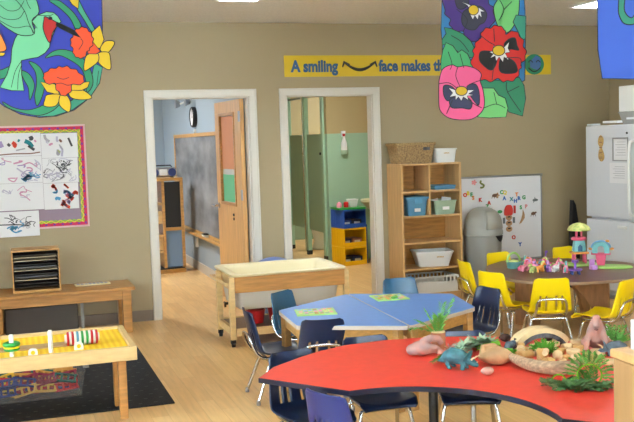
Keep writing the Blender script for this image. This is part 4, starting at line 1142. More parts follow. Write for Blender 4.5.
YAW = -.3187 * .8
pf = thing('pansy_banner', 'hanging banner of purple, red and pink pansies in the middle of the room', 'hanging banner', (2.805, -3.4, 2.056), YAW)
pshapes = [('f_azure', [(441, -22), (522, -22), (525, 10), (526, 40), (526, 80), (500, 95), (470, 60), (443, 60), (440, 30)], 0),
 ('f_leaf', [(490, -15), (515, -20), (519, 10), (513, 27), (505, 33), (497, 25), (493, 8), (497, -2)], 1),
 ('f_teal', [(516, 15), (526, 16), (526, 38), (523, 41), (518, 31), (513, 22)], 0),
 ('f_purple', [(444, -12), (443, 10), (449, 20), (450, 28), (462, 32), (466, 38), (473, 42), (481, 39), (490, 28), (493, 12), (489, 4), (480, -8), (460, -15)], 2),
 ('f_grey', [(453, -8), (456, 8), (463, 9), (468, 2), (462, -6)], 1), ('f_grey', [(462, 13), (461, 23), (466, 29), (474, 30), (479, 25), (484, 22), (486, 14), (480, 7), (470, 8)], 1),
 ('f_white', [(461, 3), (466, 6), (468, 9), (469, 15), (472, 20), (474, 16), (477, 20), (478, 15), (481, 18), (480, 12), (484, 12), (478, 8), (468, 5)], 0),
 ('f_yellow', E_(472.5, 10.5, 5.2, 5), 0),
 ('f_leafd', [(443, 28), (450, 29), (462, 34), (470, 41), (474, 48), (473, 58), (465, 57), (457, 52), (450, 46), (442, 45), (441, 55), (441, 40), (445, 34)], 0),
 ('f_leafm', [(445, 43), (452, 46), (457, 53), (461, 50), (467, 54), (471, 62), (473, 70), (462, 76), (450, 72), (440, 70), (440, 60), (442, 50)], 0),
 ('f_leafd', [(476, 80), (500, 80), (520, 77), (525, 85), (527, 98), (524, 116), (510, 112), (500, 100), (485, 92)], 0),
 ('f_leaf', [(480, 88), (494, 88), (499, 95), (506, 98), (509, 108), (507, 117), (490, 118), (478, 117), (480, 105)], 0),
 ('f_scarlet', [(480, 38), (482, 31), (490, 28), (498, 26), (504, 30), (506, 34), (514, 31), (520, 36), (524, 46), (526, 56), (522, 63), (520, 70), (517, 78), (508, 81), (498, 79), (485, 80), (476, 78), (472, 68), (473, 55), (474, 47), (478, 40)], 2),
 ('f_black', [(480, 52), (488, 51), (495, 53), (497, 60), (494, 68), (490, 70), (484, 66), (479, 60)], 1), ('f_black', [(501, 58), (508, 58), (515, 62), (518, 70), (514, 73), (503, 73), (499, 68)], 1), ('f_black', [(504, 44), (509, 39), (515, 38), (517, 45), (519, 50), (512, 49), (506, 49)], 1),
 ('f_white', [(489, 52), (494, 51), (493, 46), (504, 47), (509, 42), (508, 48), (510, 52), (505, 53), (509, 60), (504, 57), (503, 62), (499, 57), (496, 61), (495, 56), (490, 58), (493, 54)], 0),
 ('f_yellow', E_(498.5, 50.5, 6.3, 5.2), 0),
 ('f_pink', [(438.5, 79), (442, 69), (451, 65), (457, 67), (465, 66), (474.5, 68.4), (481, 74), (480, 81), (483, 90), (484.7, 104), (481, 113), (472, 119), (462, 120), (452, 119), (445, 116), (439, 109), (438, 96), (438, 86)], 1),
 ('f_dusk', [(443, 86), (450, 86), (455, 91), (452, 98), (447, 101), (443, 95)], 1), ('f_dusk', [(467, 86), (475, 84), (479, 92), (479, 105), (474, 101), (468, 92)], 1), ('f_dusk', [(450, 99), (458, 96), (468, 98), (472, 103), (470, 109), (462, 108), (452, 108), (449, 103)], 1),
 ('f_white', [(448, 88), (455, 90), (457, 87), (466, 90), (474, 90), (468, 94), (473, 95), (467, 96), (468, 100), (463, 97), (461, 101), (458, 97), (455, 100), (455, 96), (449, 97), (452, 93)], 0),
 ('f_yellow', E_(461, 91, 6, 4.6), 0)]
plines = [([(497, -2), (503, 10), (498, 21)], .8), ([(503, 10), (511, 2)], .8), ([(493, 29), (494, 42)], .8), ([(480, 36), (488, 42), (494, 45)], .8), ([(494, 60), (492, 80)], .8), ([(505, 58), (520, 58), (521, 66)], .8),
          ([(457, 67), (455, 76), (459, 86)], .8), ([(481, 80), (470, 84), (466, 87)], .8), ([(438, 84), (448, 83), (456, 88)], .8), ([(452, 100), (446, 114)], .8), ([(482, 108), (474, 104), (468, 99)], .8),
          ([(447, 52), (451, 64), (449, 70)], .7), ([(459, 54), (463, 68)], .7), ([(450, 36), (460, 42), (468, 52)], .7), ([(484, 108), (496, 104), (506, 108)], .7), ([(494, 92), (497, 104)], .7), ([(507, 82), (508, 92), (522, 112)], .8), ([(508, 92), (520, 86)], .7), ([(455, 10), (466, 20), (462, 32)], .7)]
art('banner_fabric', 'f_azure', pshapes, plines, pf, 483, 60, .006086)
hanger(pf, .5, .535, 2.056)

hf = thing('hummingbird_banner', 'hanging blue banner of a green hummingbird and daffodils at the top left', 'hanging banner', (.185, -3.6, 2.099), YAW * .35)
hshapes = [('f_blue', [(-26, -50), (101, -52), (101.5, 25), (101, 60), (97, 80), (88, 97), (72, 110), (55, 116), (38, 117.5), (20, 114.5), (5, 107), (-8, 97), (-20, 80), (-26, 60)], 0),
 ('f_teal', [(101, 66), (98, 82), (88, 97), (70, 110), (52, 116), (35, 116.5), (50, 108), (70, 100), (84, 88), (90, 76), (93, 62)], 0),
 ('f_green', [(45, 58), (52, 51.5), (62, 49), (74, 52), (84, 60), (90, 72), (91, 84), (85, 92), (84, 80), (80, 68), (70, 60), (58, 55)], 1),
 ('f_green', [(29, 62), (36, 64), (42, 71), (44, 84), (41, 97), (36, 106), (34, 96), (36, 84), (35, 72)], 1),
 ('f_green', [(3, 102), (14, 108), (28, 110), (42, 105), (52, 96), (58, 90), (60, 100), (52, 110), (38, 115.5), (22, 113), (8, 108)], 1),
 ('f_green', [(21, 71), (29, 74), (34, 84), (32, 94), (29, 100), (28, 88), (24, 80)], 1), ('f_green', [(-8, 74), (4, 70), (14, 66), (10, 76), (-2, 80)], 1),
 ('f_green', [(50, 1), (58, 0), (66, 5), (75, 14), (81, 26), (76, 30), (70, 18), (60, 8)], 1), ('f_teal', [(76, -6), (84, 10), (94, 28), (91, 31), (83, 18), (76, 6)], 1),
 ('f_yellow', [(68, -3), (73, -8), (79, -2), (78, 8), (72, 4)], 0),
 ('f_mint', [(38, 16), (47, 12), (54, 12.5), (58, 16), (61, 21.5), (57, 25), (50, 42), (49.5, 47), (45, 53), (38, 57.5), (30, 59), (22, 61), (22, 75), (24, 91), (12, 91), (1, 88), (8, 75), (12, 62), (13, 50), (16, 40), (19, 35), (33, 34), (36, 28), (33, 22)], 0),
 ('f_mint2', [(-26, -26), (20, -26), (34, -8), (40, 12), (33, 21), (35, 34), (22, 36), (10, 30), (0, 22), (-10, 14), (-18, 0)], 1),
 ('f_red', [(46, 17), (57, 22.5), (57, 26), (52.5, 33), (50, 42.5), (46.5, 38), (43.5, 28.5), (44.5, 20)], 1),
 ('f_yellow', [(91, 31), (99, 24), (103, 38), (99, 47), (95, 47), (90, 40)], 0), ('f_yellow', [(99, 47), (104, 40), (112, 39.5), (113, 43), (107, 51), (101, 51)], 1), ('f_yellow', [(97, 52), (107, 51), (109, 58), (109, 68), (103, 67), (96, 60)], 1), ('f_yellow', [(86, 54), (96, 52), (97, 60), (89, 67), (83, 70), (83, 62)], 1),
 ('f_orange', [(86, 50), (92, 41), (99, 50), (95, 53), (87, 53)], 0),
 ('f_orange', [(78, 28), (84, 26.5), (88, 30), (91, 35), (92, 41), (89, 47), (86, 51), (82, 57), (77, 57), (73, 54), (72, 48), (70, 42), (72, 36), (74, 30)], 2),
 ('f_black', [(57, 22), (66, 26), (74, 30), (80, 37), (72, 34), (60, 28), (56, 25)], 0),
 ('f_yellow', [(40, 82), (54, 84), (58, 94), (54, 94), (46, 92)], 0), ('f_yellow', [(46, 95), (57, 94), (59, 97), (54, 106), (43, 106), (44, 99)], 1), ('f_yellow', [(59, 95), (65, 95), (69, 103), (67, 112), (58, 105)], 1), ('f_yellow', [(68, 89), (80, 89), (90, 97), (80, 99.5), (69, 97)], 1), ('f_yellow', [(70, 84), (88, 81), (86, 87), (80, 90), (69, 90)], 0),
 ('f_orange', [(43, 76), (47, 71), (55, 68), (61.5, 66.5), (70, 68), (77.6, 72), (82.4, 78.7), (80.5, 83.5), (71, 84.4), (66, 94), (61.5, 95.7), (57.7, 92), (54, 83.5), (47, 84), (44, 80.5)], 2),
 ('f_orange2', [(-10, 34), (0, 33), (5, 40), (8, 50), (2, 53), (-10, 53)], 1), ('f_yellow', [(-8, 53), (7, 54), (5, 57), (-8, 58)], 0),
 ('f_white', E_(50.5, 18.5, 1.9, 1.4, 10), 0), ('f_black', E_(50.6, 18.6, 1, .9, 8), 0)]
hl = [([(0, 4), (10, 12), (20, 11), (26, 2)], .6), ([(-6, 10), (6, 20), (20, 20), (26, 12)], .6), ([(2, 22), (16, 29), (30, 27), (34, 34)], .6), ([(0, -6), (16, 0), (26, 12), (30, 24), (35, 34)], .7), ([(26, -8), (29, 4), (32, 10)], .6), ([(33, 22), (38, 29)], .6),
      ([(12, 88), (16, 72), (22, 62)], .6), ([(18, 90), (19, 76), (22, 66)], .6), ([(56, 77), (62, 79), (68, 77)], .7), ([(54, 84), (60, 83), (66, 85), (71, 84)], .7), ([(80, 38), (82, 42), (78, 49)], .7), ([(38, 16), (50, 16), (54, 14)], .6), ([(97, 70), (95, 85)], .6)]
art('banner_fabric', 'f_blue', hshapes, hl, hf, 38, 50, .005018)
hanger(hf, .6, .52, 2.099)

uf = thing('blue_banner', 'hanging plain blue banner with a green curl at the top right', 'hanging banner', (3.338, -4.2, 2.145), YAW)
art('banner_fabric', 'f_royal', [('f_royal', [(594, -40), (596, 20), (597, 50), (602, 78.5), (690, 80), (696, -40)], 0),
    ('f_teal', [(619, -18), (617, 8), (619, 18), (624, 24), (634, 24), (640, 16), (636, 12), (631, 18), (625, 14), (623, 6), (625, -16)], 1)], [], uf, 640, 30, .005445, outline=1.1)
hanger(uf, .42, .38, 2.145)

# ================================================================== FRIDGE
fr = thing('refrigerator', 'white refrigerator with bottom freezer at the right edge', 'refrigerator', (5.36, -.72, 0), R(5))
# local: door face at x=0 looking to -x, far edge at y=0, near edge at y=-.72
MB().box(.065, .72, -.70, .0, .03, 1.655).build('cabinet', 'fridge_white', fr, bevel=.006)
MB().box(0, .06, -.70, 0, .775, 1.65).build('upper_door', 'fridge_white', fr, bevel=.012, bseg=3)
fz = MB().box(0, .06, -.70, 0, .08, .755).build('freezer_drawer', 'fridge_white', fr, bevel=.012, bseg=3)
MB().box(-.02, .0, -.58, -.46, .69, .715).build('drawer_handle', 'white_plastic', fz, bevel=.004)
m = MB(); m.tube(spline([Vector(p) for p in ((0, -.655, 1.50), (-.045, -.655, 1.46), (-.055, -.655, 1.15), (-.045, -.655, .86), (0, -.655, .82))], 5), .013, 8); m.build('door_handle', 'white_plastic', fr)
MB().box(.03, .70, -.69, -.01, 0, .03).build('plinth', 'grey_plastic', fr)
MB().box(.01, .11, -.09, -.01, 1.6552, 1.672).build('hinge_cover', 'white_plastic', fr, bevel=.004)
mlocal = fr.location
fx = lambda d: (5.36 + math.sin(R(5)) * -0 , 0, 0)
def onfr(y, z, off=-.002):   # point on the door face
    c, s_ = math.cos(R(5)), math.sin(R(5))
    return (5.36 + off * c - y * s_, -.72 + off * s_ + y * c, z)
def fr_item(name, mb, mats, y, z, label, cat):
    o = mb.build(name, mats, loc=onfr(y, z), rz=R(5), smooth=0)
    return tag(o, label, cat)
pn = MB(); prof_ = spline([Vector(p + (0,)) for p in ((-.03, .09), (.0, .12), (.035, .09), (.035, .04), (.018, .0), (.04, -.05), (.045, -.1), (.01, -.13), (-.03, -.1), (-.03, -.04), (-.012, 0), (-.035, .04))], 4, True)
XFm = Matrix(((0, 0, -1, 0), (-1, 0, 0, 0), (0, 1, 0, 0), (0, 0, 0, 1)))
pn.prism([(p.x, p.y) for p in prof_], 0, .005, xf=XFm)
for i in range(5): pn.box(-.0058, -.0052, -.02, .02, -.1 + i * .05, -.092 + i * .05, 1)
tag(pn.build('peanut_sign', ['cork', 'crayon_n'], loc=onfr(-.225, 1.44), rz=R(5), smooth=0), 'tan peanut-shaped cutout with printed letters on the refrigerator door', 'sign')
def sheet(y, z, w_, h_, label, framed):
    t = thing('notice_sheet', label, 'notice', onfr(y, z), R(5))
    MB().box(-.002, 0, -w_ / 2, w_ / 2, -h_ / 2, h_ / 2).build('sheet', 'paper', t, smooth=0)
    if framed:
        m = MB(); e = .012
        for a in ((-w_ / 2, w_ / 2, h_ / 2 - e, h_ / 2), (-w_ / 2, w_ / 2, -h_ / 2, -h_ / 2 + e), (-w_ / 2, -w_ / 2 + e, -h_ / 2 + e, h_ / 2 - e), (w_ / 2 - e, w_ / 2, -h_ / 2 + e, h_ / 2 - e)): m.box(-.008, -.0021, a[0], a[1], a[2], a[3])
        m.build('frame', 'steel', t, smooth=0)
    m = MB()
    for i in range(6): m.box(-.0026, -.0021, -w_ * .32, w_ * (.32 if i % 2 else .22), h_ * .3 - i * h_ * .11, h_ * .3 - i * h_ * .11 + .004)
    m.build('print_line', 'crayon_g', t, smooth=0)
sheet(-.495, 1.425, .21, .22, 'framed white notice on the refrigerator door, upper one', True)
sheet(-.47, 1.205, .25, .19, 'plain white calendar sheet on the refrigerator door, lower one', False)
tag(MB().lathe([(0, 0), (.011, 0), (.009, .006), (0, .006)], 14, xf=T(ry=-PI / 2)).build('round_magnet', 'black', loc=onfr(-.58, 1.575), rz=R(5)), 'small round black magnet near the top of the refrigerator door', 'magnet')
tag(MB().box(0, .2, -.2, 0, 0, .022).build('flat_carton', 'white', loc=(5.50, -.80, 1.6725), rz=R(5), bevel=.003), 'thin white carton on top of the refrigerator at its far corner', 'carton')
cb2 = binbox('clear_bin', 'clear_milky', (5.73, -1.13, 1.6555), .34, .34, .28, .28, .12, 'milky clear bin with a label on top of the refrigerator', 'bin')
MB().box(-.158, -.1535, -.06, .06, .045, .095).build('label_card', 'paper', cb2)
tag(MB().box(-.17, .17, -.17, .17, 0, .24).build('white_box', 'white', loc=(5.74, -1.13, 1.777), bevel=.004), 'white box on the clear bin on top of the refrigerator', 'box')
tag(MB().prism([(0, 0), (.10, 0), (.09, .3), (.10, .55), (.05, .86), (.02, .91), (0, .6)], -.03, .03, xf=T(rx=PI / 2)).build('black_bag', 'black', loc=(5.455, -.3, .0), bevel=.01), 'tall black folded bag standing in the gap behind the refrigerator', 'bag')


# ================================================================== BROWN TABLE TOYS
tt = thing('tree_house_toy', 'tall toy tree house with pale green mushroom roof on the brown table', 'toy', (4.46, -1.93, BT + .001), R(-20)); tt.scale = (.84, .84, .94)
MB().lathe([(0, 0), (.17, 0), (.175, .008), (.165, .016), (0, .018)], 28, sx=1, sy=.75).build('base', 'lime', tt)
m = MB()
for x, y in ((-.055, -.04), (.055, -.04), (-.055, .04), (.055, .04)): m.tube([(x, y, .018), (x * .9, y * .9, .10)], .011, 8)
m.build('stilts', 'pink_hot', tt)
MB().box(-.085, .085, -.06, .06, .1, .118).build('lower_deck', 'orange', tt, bevel=.005)
m = MB(); m.taper((0, 0, .1185), (.062, .045), (0, 0, .22), (.05, .038)); m.build('tower_wall', 'aqua', tt, bevel=.01)
MB().prism([(-.022, .125), (.022, .125), (.022, .165), (0, .185), (-.022, .165)], .046, .049, xf=T(rx=PI / 2)).build('tower_window', 'teal_blue', tt)
MB().lathe([(0, .2205), (.072, .2205), (.075, .235), (.068, .245), (0, .245)], 20).build('upper_deck', 'pink_hot', tt)
m = MB()
for a in range(4): m.tube([(.035 * math.cos(a * PI / 2 + .7), .035 * math.sin(a * PI / 2 + .7), .245), (.03 * math.cos(a * PI / 2 + .7), .03 * math.sin(a * PI / 2 + .7), .315)], .009, 8)
m.build('upper_post', 'pink_hot', tt)
MB().lathe([(.05, .308), (.108, .305), (.112, .315), (.095, .342), (.06, .362), (.02, .372), (0, .373)], 24).build('mushroom_roof', 'pale_yellow', tt)
ht = thing('arch_house_toy', 'toy arch house with blue roof on a pink stand on the brown table', 'toy', (4.54, -2.16, BT + .001), R(-35)); ht.scale = (.84, .84, .92)
MB().lathe([(0, 0), (.2, 0), (.205, .008), (.19, .018), (0, .02)], 28, sx=1, sy=.55, xf=T(.06, -.0, 0)).build('base', 'lime', ht)
MB().taper((-.03, 0, .02), (.035, .03), (-.03, 0, .115), (.05, .035)).build('stand', 'pink_hot', ht, bevel=.008)
MB().box(-.12, .06, -.045, .045, .1155, .128).build('deck', 'pink_hot', ht, bevel=.004)
op = [(-.11, .128), (-.11, .17)] + [(-.03 + .08 * math.cos(a), .17 + .055 * math.sin(a)) for a in [PI - PI * i / 12 for i in range(1, 12)]] + [(.05, .17), (.05, .128), (.0, .128), (.0, .165)] + [(-.03 + .03 * math.cos(a), .165 + .028 * math.sin(a)) for a in [PI * i / 8 for i in range(1, 8)]] + [(-.06, .165), (-.06, .128)]
MB().prism(op, -.035, .035, xf=T(rx=PI / 2)).build('arch_wall', 'aqua', ht)
MB().tube([(-.03 + .088 * math.cos(a), 0, .172 + .062 * math.sin(a)) for a in [PI * i / 14 for i in range(15)]], .02, 8, ry=.35).build('roof', 'sky', ht)
for x, z in ((-.125, .165), (.07, .165), (.03, .232)): MB().blob((x, 0, z), (.022, .02, .012), 2).build('roof_trim', 'orange', ht)
bs = thing('toy_basket', 'small pale green toy basket with arched handle at the left of the toy pile', 'toy', (3.915, -1.81, BT + .001))
MB().lathe([(0, 0), (.05, 0), (.062, .05), (.066, .055), (.058, .052), (.046, .006), (0, .006)], 20).build('basket_bowl', 'aqua', bs)
MB().tube([(.06 * math.cos(a), 0, .05 + .075 * math.sin(a)) for a in [PI * i / 12 for i in range(13)]], .009, 8).build('basket_handle', 'lime', bs)
MB().blob((0, 0, .045), (.045, .045, .025), 2, .1).build('basket_filling', 'pale_yellow', bs)
pt = thing('toy_table', 'small purple toy table with a purple post on the brown table', 'toy', (4.135, -2.36, BT + .001))
MB().lathe([(0, .03), (.05, .03), (.055, .04), (.045, .045), (0, .045)], 18).build('toy_tabletop', 'purple', pt)
m = MB()
for a in range(4): m.tube([(.04 * math.cos(a * PI / 2 + .4), .04 * math.sin(a * PI / 2 + .4), .0), (.035 * math.cos(a * PI / 2 + .4), .035 * math.sin(a * PI / 2 + .4), .031)], .008, 8)
m.build('toy_legs', 'boxblue', pt)
MB().tube([(0, 0, .045), (0, 0, .09)], .009, 8).lathe([(0, .09), (.025, .092), (.027, .11), (0, .112)], 12).build('post', 'purple', pt)
tc_ = thing('toy_chair', 'small lilac toy chair beside the green toy base on the brown table', 'toy', (4.40, -2.22, BT + .001))
MB().box(-.025, .025, -.02, .02, .0, .035).build('toy_seat', 'lilac', tc_, bevel=.005)
MB().box(-.025, .025, .0205, .03, .0, .08).build('toy_backrest', 'lilac', tc_, bevel=.005)
def pony(key, mane, x, y, rz, label, sc_=1.0):
    t = thing('toy_pony', label, 'toy', (x, y, BT + .001), rz, 'pile of small toy ponies'); t.scale = (1.15, 1.15, 1.0)
    m = MB(); m.blob((0, 0, .036), (.034, .018, .018), 2); m.blob((.034, 0, .064), (.017, .014, .014), 2); m.tube([(.018, 0, .04), (.032, 0, .062)], [.014, .010], 8); m.blob((.05, 0, .058), (.01, .009, .008), 1)
    for sx in (-1, 1):
        for sy in (-1, 1): m.tube([(sx * .02, sy * .009, .035), (sx * .022, sy * .01, .0)], [.009, .008], 8)
    m.build('pony_body', key, t, remesh=.004)
    MB().tube(spline([Vector(p) for p in ((.04, 0, .082), (.022, 0, .078), (.012, 0, .056))], 4), .008, 6).build('mane', mane, t)
    MB().tube(spline([Vector(p) for p in ((-.032, 0, .045), (-.05, 0, .035), (-.05, 0, .01))], 4), [.006] * 4 + [.009] * 4 + [.004], 6).build('tail', mane, t)
    return t
pony('pink', 'pink_hot', 3.885, -2.02, .3, 'pink pony with hot pink mane at the left front of the toy pile')
P_ = [('pink', 'lilac', 4.08, -1.99, 2.2, 'pink pony with lilac mane near the toy basket'), ('sky', 'purple', 4.13, -1.86, 1, 'sky blue pony at the back of the toy pile'), ('orange', 'pale_yellow', 4.07, -2.12, .1, 'orange pony at the front of the toy pile'),
      ('pale_yellow', 'pink', 4.00, -2.12, 3.6, 'pale yellow pony lying at the front left of the toy pile'), ('pink_hot', 'orange', 4.23, -1.93, .2, 'hot pink pony standing in the right part of the toy pile'), ('pink_hot', 'pale_yellow', 4.28, -1.97, 2, 'hot pink pony with yellow mane at the right of the pile'),
      ('purple', 'lilac', 4.15, -2.14, 1.2, 'purple pony at the front right of the toy pile'), ('white', 'pink', 4.20, -2.17, .3, 'white pony at the front right of the toy pile'), ('lilac', 'pink_hot', 4.13, -1.97, 4, 'lilac pony in the middle of the toy pile'),
      ('pink', 'orange', 4.17, -1.87, 2.7, 'pink pony with orange mane at the back of the pile'), ('pink', 'pale_yellow', 4.27, -2.10, 5.2, 'pink pony with yellow mane near the purple toy table'), ('lime', 'aqua', 4.13, -1.80, .8, 'pale green pony at the back of the pile'), ('pale_yellow', 'pink_hot', 4.33, -2.05, 1.0, 'pale yellow pony right of the pile'),
      ('pink_hot', 'pink', 4.13, -1.92, 1.4, 'hot pink pony right beside the basket'), ('aqua', 'lilac', 4.19, -2.04, 3, 'aqua pony in the middle of the pile'), ('pink', 'aqua', 4.25, -2.25, .9, 'pink pony with aqua mane before the purple toy table')]
for k, mk, x, y, rz, l in P_: pony(k, mk, 3.90 + (x - 3.99) * .85, y, rz, l)
gz = thing('toy_windmill', 'small grey toy with pointed top behind the toy pile', 'toy', (4.27, -1.72, BT + .001))
MB().lathe([(0, 0), (.03, 0), (.025, .05), (0, .055)], 12).build('toy_base', 'grey_plastic', gz)
MB().tube([(0, 0, .05), (.01, 0, .1)], .006, 8).blob((.012, 0, .1), (.016, .01, .012), 1).build('toy_head', 'purple', gz)

# puzzles on the blue tables
def puzzle(x, y, rz, w_, h_, label, seed):
    t = thing('floor_puzzle', label, 'puzzle', (x, y, .5218), rz)
    MB().box(-w_ / 2, w_ / 2, -h_ / 2, h_ / 2, 0, .007).build('puzzle_board', 'lime', t, bevel=.001)
    r_ = random.Random(seed); m = MB(); ks = ['pale_yellow', 'orange', 'pink', 'leaf_sage', 'sky', 'cork']
    nx, ny = 7, 5
    for i in range(nx):
        for j in range(ny):
            x0 = -w_ / 2 + .015 + i * (w_ - .03) / nx; y0 = -h_ / 2 + .015 + j * (h_ - .03) / ny
            m.prism(roundpoly([(x0 + .002, y0 + .002), (x0 + (w_ - .03) / nx - .002, y0 + r_.uniform(0, .01)), (x0 + (w_ - .03) / nx - .003, y0 + (h_ - .03) / ny - .002), (x0 + r_.uniform(.002, .01), y0 + (h_ - .03) / ny - .003)], .006, 2), .0071, .0085, r_.choice([0, 0, 0, 1, 2, 3, 4, 5]))
    m.build('puzzle_picture', ks, t, smooth=0)
puzzle(1.795, -3.03, R(-12), .25, .21, 'wooden picture puzzle with green border at the left of the blue table', 2)
puzzle(2.41, -2.76, R(-6), .22, .22, 'picture puzzle at the far right of the blue table', 5)
tag(MB().blob((0, 0, .011), (.02, .012, .011), 2).blob((.02, .01, .011), (.012, .016, .011), 2, .0).build('green_toy', 'leaf_green', loc=(2.40, -2.86, .5305)), 'small green toy piece on the right puzzle', 'toy')

# ================================================================== RED TABLE ITEMS
def frond(m, base, tip, w_, n=10, sag=.02, mi=0, seed=0, leaf=.022):
    r_ = random.Random(seed); b_ = Vector(base); t_ = Vector(tip); mid = (b_ + t_) / 2 + Vector((0, 0, sag))
    pl = [((1 - s) ** 2) * b_ + 2 * s * (1 - s) * mid + s * s * t_ for s in [i / n for i in range(n + 1)]]
    m.tube(pl, .0014, 5, mi)
    for i in range(1, n + 1):
        d = (pl[i] - pl[i - 1]).normalized(); side = d.cross(Vector((0, 0, 1)))
        if side.length < .2: side = Vector((1, 0, 0))
        side.normalize(); up = side.cross(d)
        for s in (-1, 1):
            l_ = leaf * (1 - .5 * abs(i / n - .45)) * r_.uniform(.8, 1.15)
            dirv = (side * s + d * .7 + up * r_.uniform(-.35, .25)).normalized()
            a = pl[i]; e = a + dirv * l_; wv = (d * .5 + up * .3).normalized() * (w_)
            m.add([a, a + dirv * l_ * .5 + wv, e, a + dirv * l_ * .5 - wv], [(0, 1, 2, 3)], mi)
            zmin = min(v.z for v in m.v[-4:])
            if zmin < .0015:
                for q_ in range(-4, 0): m.v[q_] = m.v[q_] + Vector((0, 0, .0015 - m.v[q_].z)) if m.v[q_].z < .0015 else m.v[q_]
fp = thing('fern_sprig_in_stump', 'green fern sprigs standing in a hollow wood stump at the left of the red table', 'plant', (1.985, -4.40, RT + .0005))
MB().lathe([(0, 0), (.036, 0), (.034, .04), (.036, .082), (.03, .084), (.024, .07), (0, .068)], 18).build('wood_stump', 'pot_wood', fp)
MB().lathe([(.012, .0845), (.036, .0845), (.034, .088), (.012, .088)], 18).build('stump_rim', 'block_pale', fp)
m = MB()
for i, (dx, dy, h_) in enumerate(((-.10, .0, .15), (-.05, .02, .19), (-.01, -.01, .17), (.03, .01, .22), (.07, .0, .24), (.02, .04, .15), (-.12, .03, .11))):
    frond(m, (dx * .1, dy * .1, .075), (dx * 1.1, dy, h_), .0035, 16, .02, 0, i, .042)
m.build('fern_fronds', 'leaf_green', fp, smooth=0)

def skinblob(name, key, parts, loc, rz, label, cat, vox=.004, parent=None, extra=None, grp=None):
    t = thing(name, label, cat, loc, rz, grp)
    m = MB()
    for p in parts:
        if p[0] == 'b': m.blob(p[1], p[2], 3)
        else: m.tube(p[1], p[2], 10)
    m.build('body', key, t, remesh=vox)
    return t
# pink curled dinosaur-like stone
t = skinblob('hollow_rock', 'dino_pink', [('b', (-.035, 0, .035), (.055, .045, .036)), ('b', (-.075, 0, .028), (.035, .04, .028)), ('t', [(-.03, 0, .06), (.01, 0, .082), (.05, .01, .075), (.065, .01, .05)], [.022, .019, .017, .014]), ('t', [(0, 0, .03), (.03, -.01, .032), (.055, 0, .015)], [.026, .02, .016]),
     ('b', (.06, -.02, .014), (.02, .018, .014))], (1.885, -4.50, RT + .0005), R(-18), 'pink-grey hollow rock at the left end of the pile on the red table', 'rock')
def dino(key, loc, rz, label, s=1.0, horns=True):
    t = thing('toy_dinosaur', label, 'toy dinosaur', loc, rz, 'toy dinosaurs on the red table'); t.scale = (s, s, s)
    m = MB()
    m.tube([(-.092, 0, .026), (-.072, 0, .032), (-.050, 0, .044), (-.02, 0, .056), (.02, 0, .052), (.045, 0, .044), (.06, 0, .038)], [.004, .013, .028, .037, .033, .024, .018], 12)
    for sx, yy in ((-.03, .022), (.03, .02)):
        for sy in (-1, 1):
            m.tube([(sx, sy * .014, .045), (sx - .006 + (.012 if sx > 0 else 0), sy * yy, .024), (sx + .002, sy * yy, .004)], [.015, .011, .009], 10)
            m.blob((sx + .005, sy * yy, .005), (.012, .01, .005), 2)
    m.tube([(.05, 0, .04), (.07, 0, .036), (.09, 0, .026), (.098, 0, .02)], [.016, .017, .011, .006], 12)
    m.build('body', key, t, remesh=.0032)
    MB().lathe([(0, 0), (.022, .002), (.034, .01), (.032, .013), (.02, .006), (0, .005)], 18, xf=T(.058, 0, .052, ry=-1.0)).build('neck_frill', key, t)
    if horns:
        for y in (-.012, .012): MB().tube([(.072, y, .048), (.085, y, .06), (.1, y, .064)], [.005, .003, .0008], 8).build('brow_horn', 'block_pale', t)
        MB().tube([(.09, 0, .034), (.098, 0, .044)], [.004, .0008], 8).build('nose_horn', 'block_pale', t)
    return t
dino('dino_teal', (1.885, -4.80, RT + .0005), R(-52), 'teal horned dinosaur standing at the near edge of the pile on the red table', 1.05)
dino('dino_grey', (2.655, -4.90, RT + .0005), R(150), 'small blue-grey dinosaur right of the pink sitting animal', .8)
dino('dino_grey', (2.27, -4.60, RT + .0005), R(30), 'small dark blue dinosaur beyond the tan rock', .55)
dino('dino_pink', (2.02, -4.52, RT + .0005), R(160), 'small pinkish dinosaur between the hollow rock and the garland', .55)
dino('dino_teal', (2.70, -4.64, RT + .0005), R(60), 'small teal dinosaur farther behind the blue-grey one', .5)
tag(MB().blob((0, 0, .018), (.03, .022, .018), 3, .06, 3).build('pebble', 'stone_pink', loc=(1.955, -4.955, RT + .0005), smooth=180), 'small pink pebble at the feet of the teal dinosaur', 'rock')
m = MB(); m.blob((0, 0, .036), (.085, .05, .037), 3, .08, 5); m.tube([(-.06, .0, .05), (-.05, .03, .075), (0, .035, .078), (.04, .03, .055)], [.016, .014, .014, .012], 8)
tag(m.build('tan_rock', 'stone_tan', loc=(2.08, -4.80, RT + .001), rz=R(-15), remesh=.004), 'rounded tan rock with a loop on top in the middle of the red table', 'rock')
dw = MB(); dw.tube(spline([Vector(p) for p in ((-.06, .24, .034), (-.08, .11, .036), (-.06, -.02, .03), (0, -.10, .03), (.08, -.11, .03), (.17, -.05, .028))], 4), [.008, .012, .015, .018, .021, .023, .025, .027, .028, .029, .030, .030, .031, .031, .031, .030, .028, .026, .022, .016, .01], 10)
tag(dw.build('driftwood', 'driftwood', loc=(2.215, -4.985, RT + .001), rz=0, smooth=180), 'long grey-brown driftwood along the near side of the pile', 'driftwood')
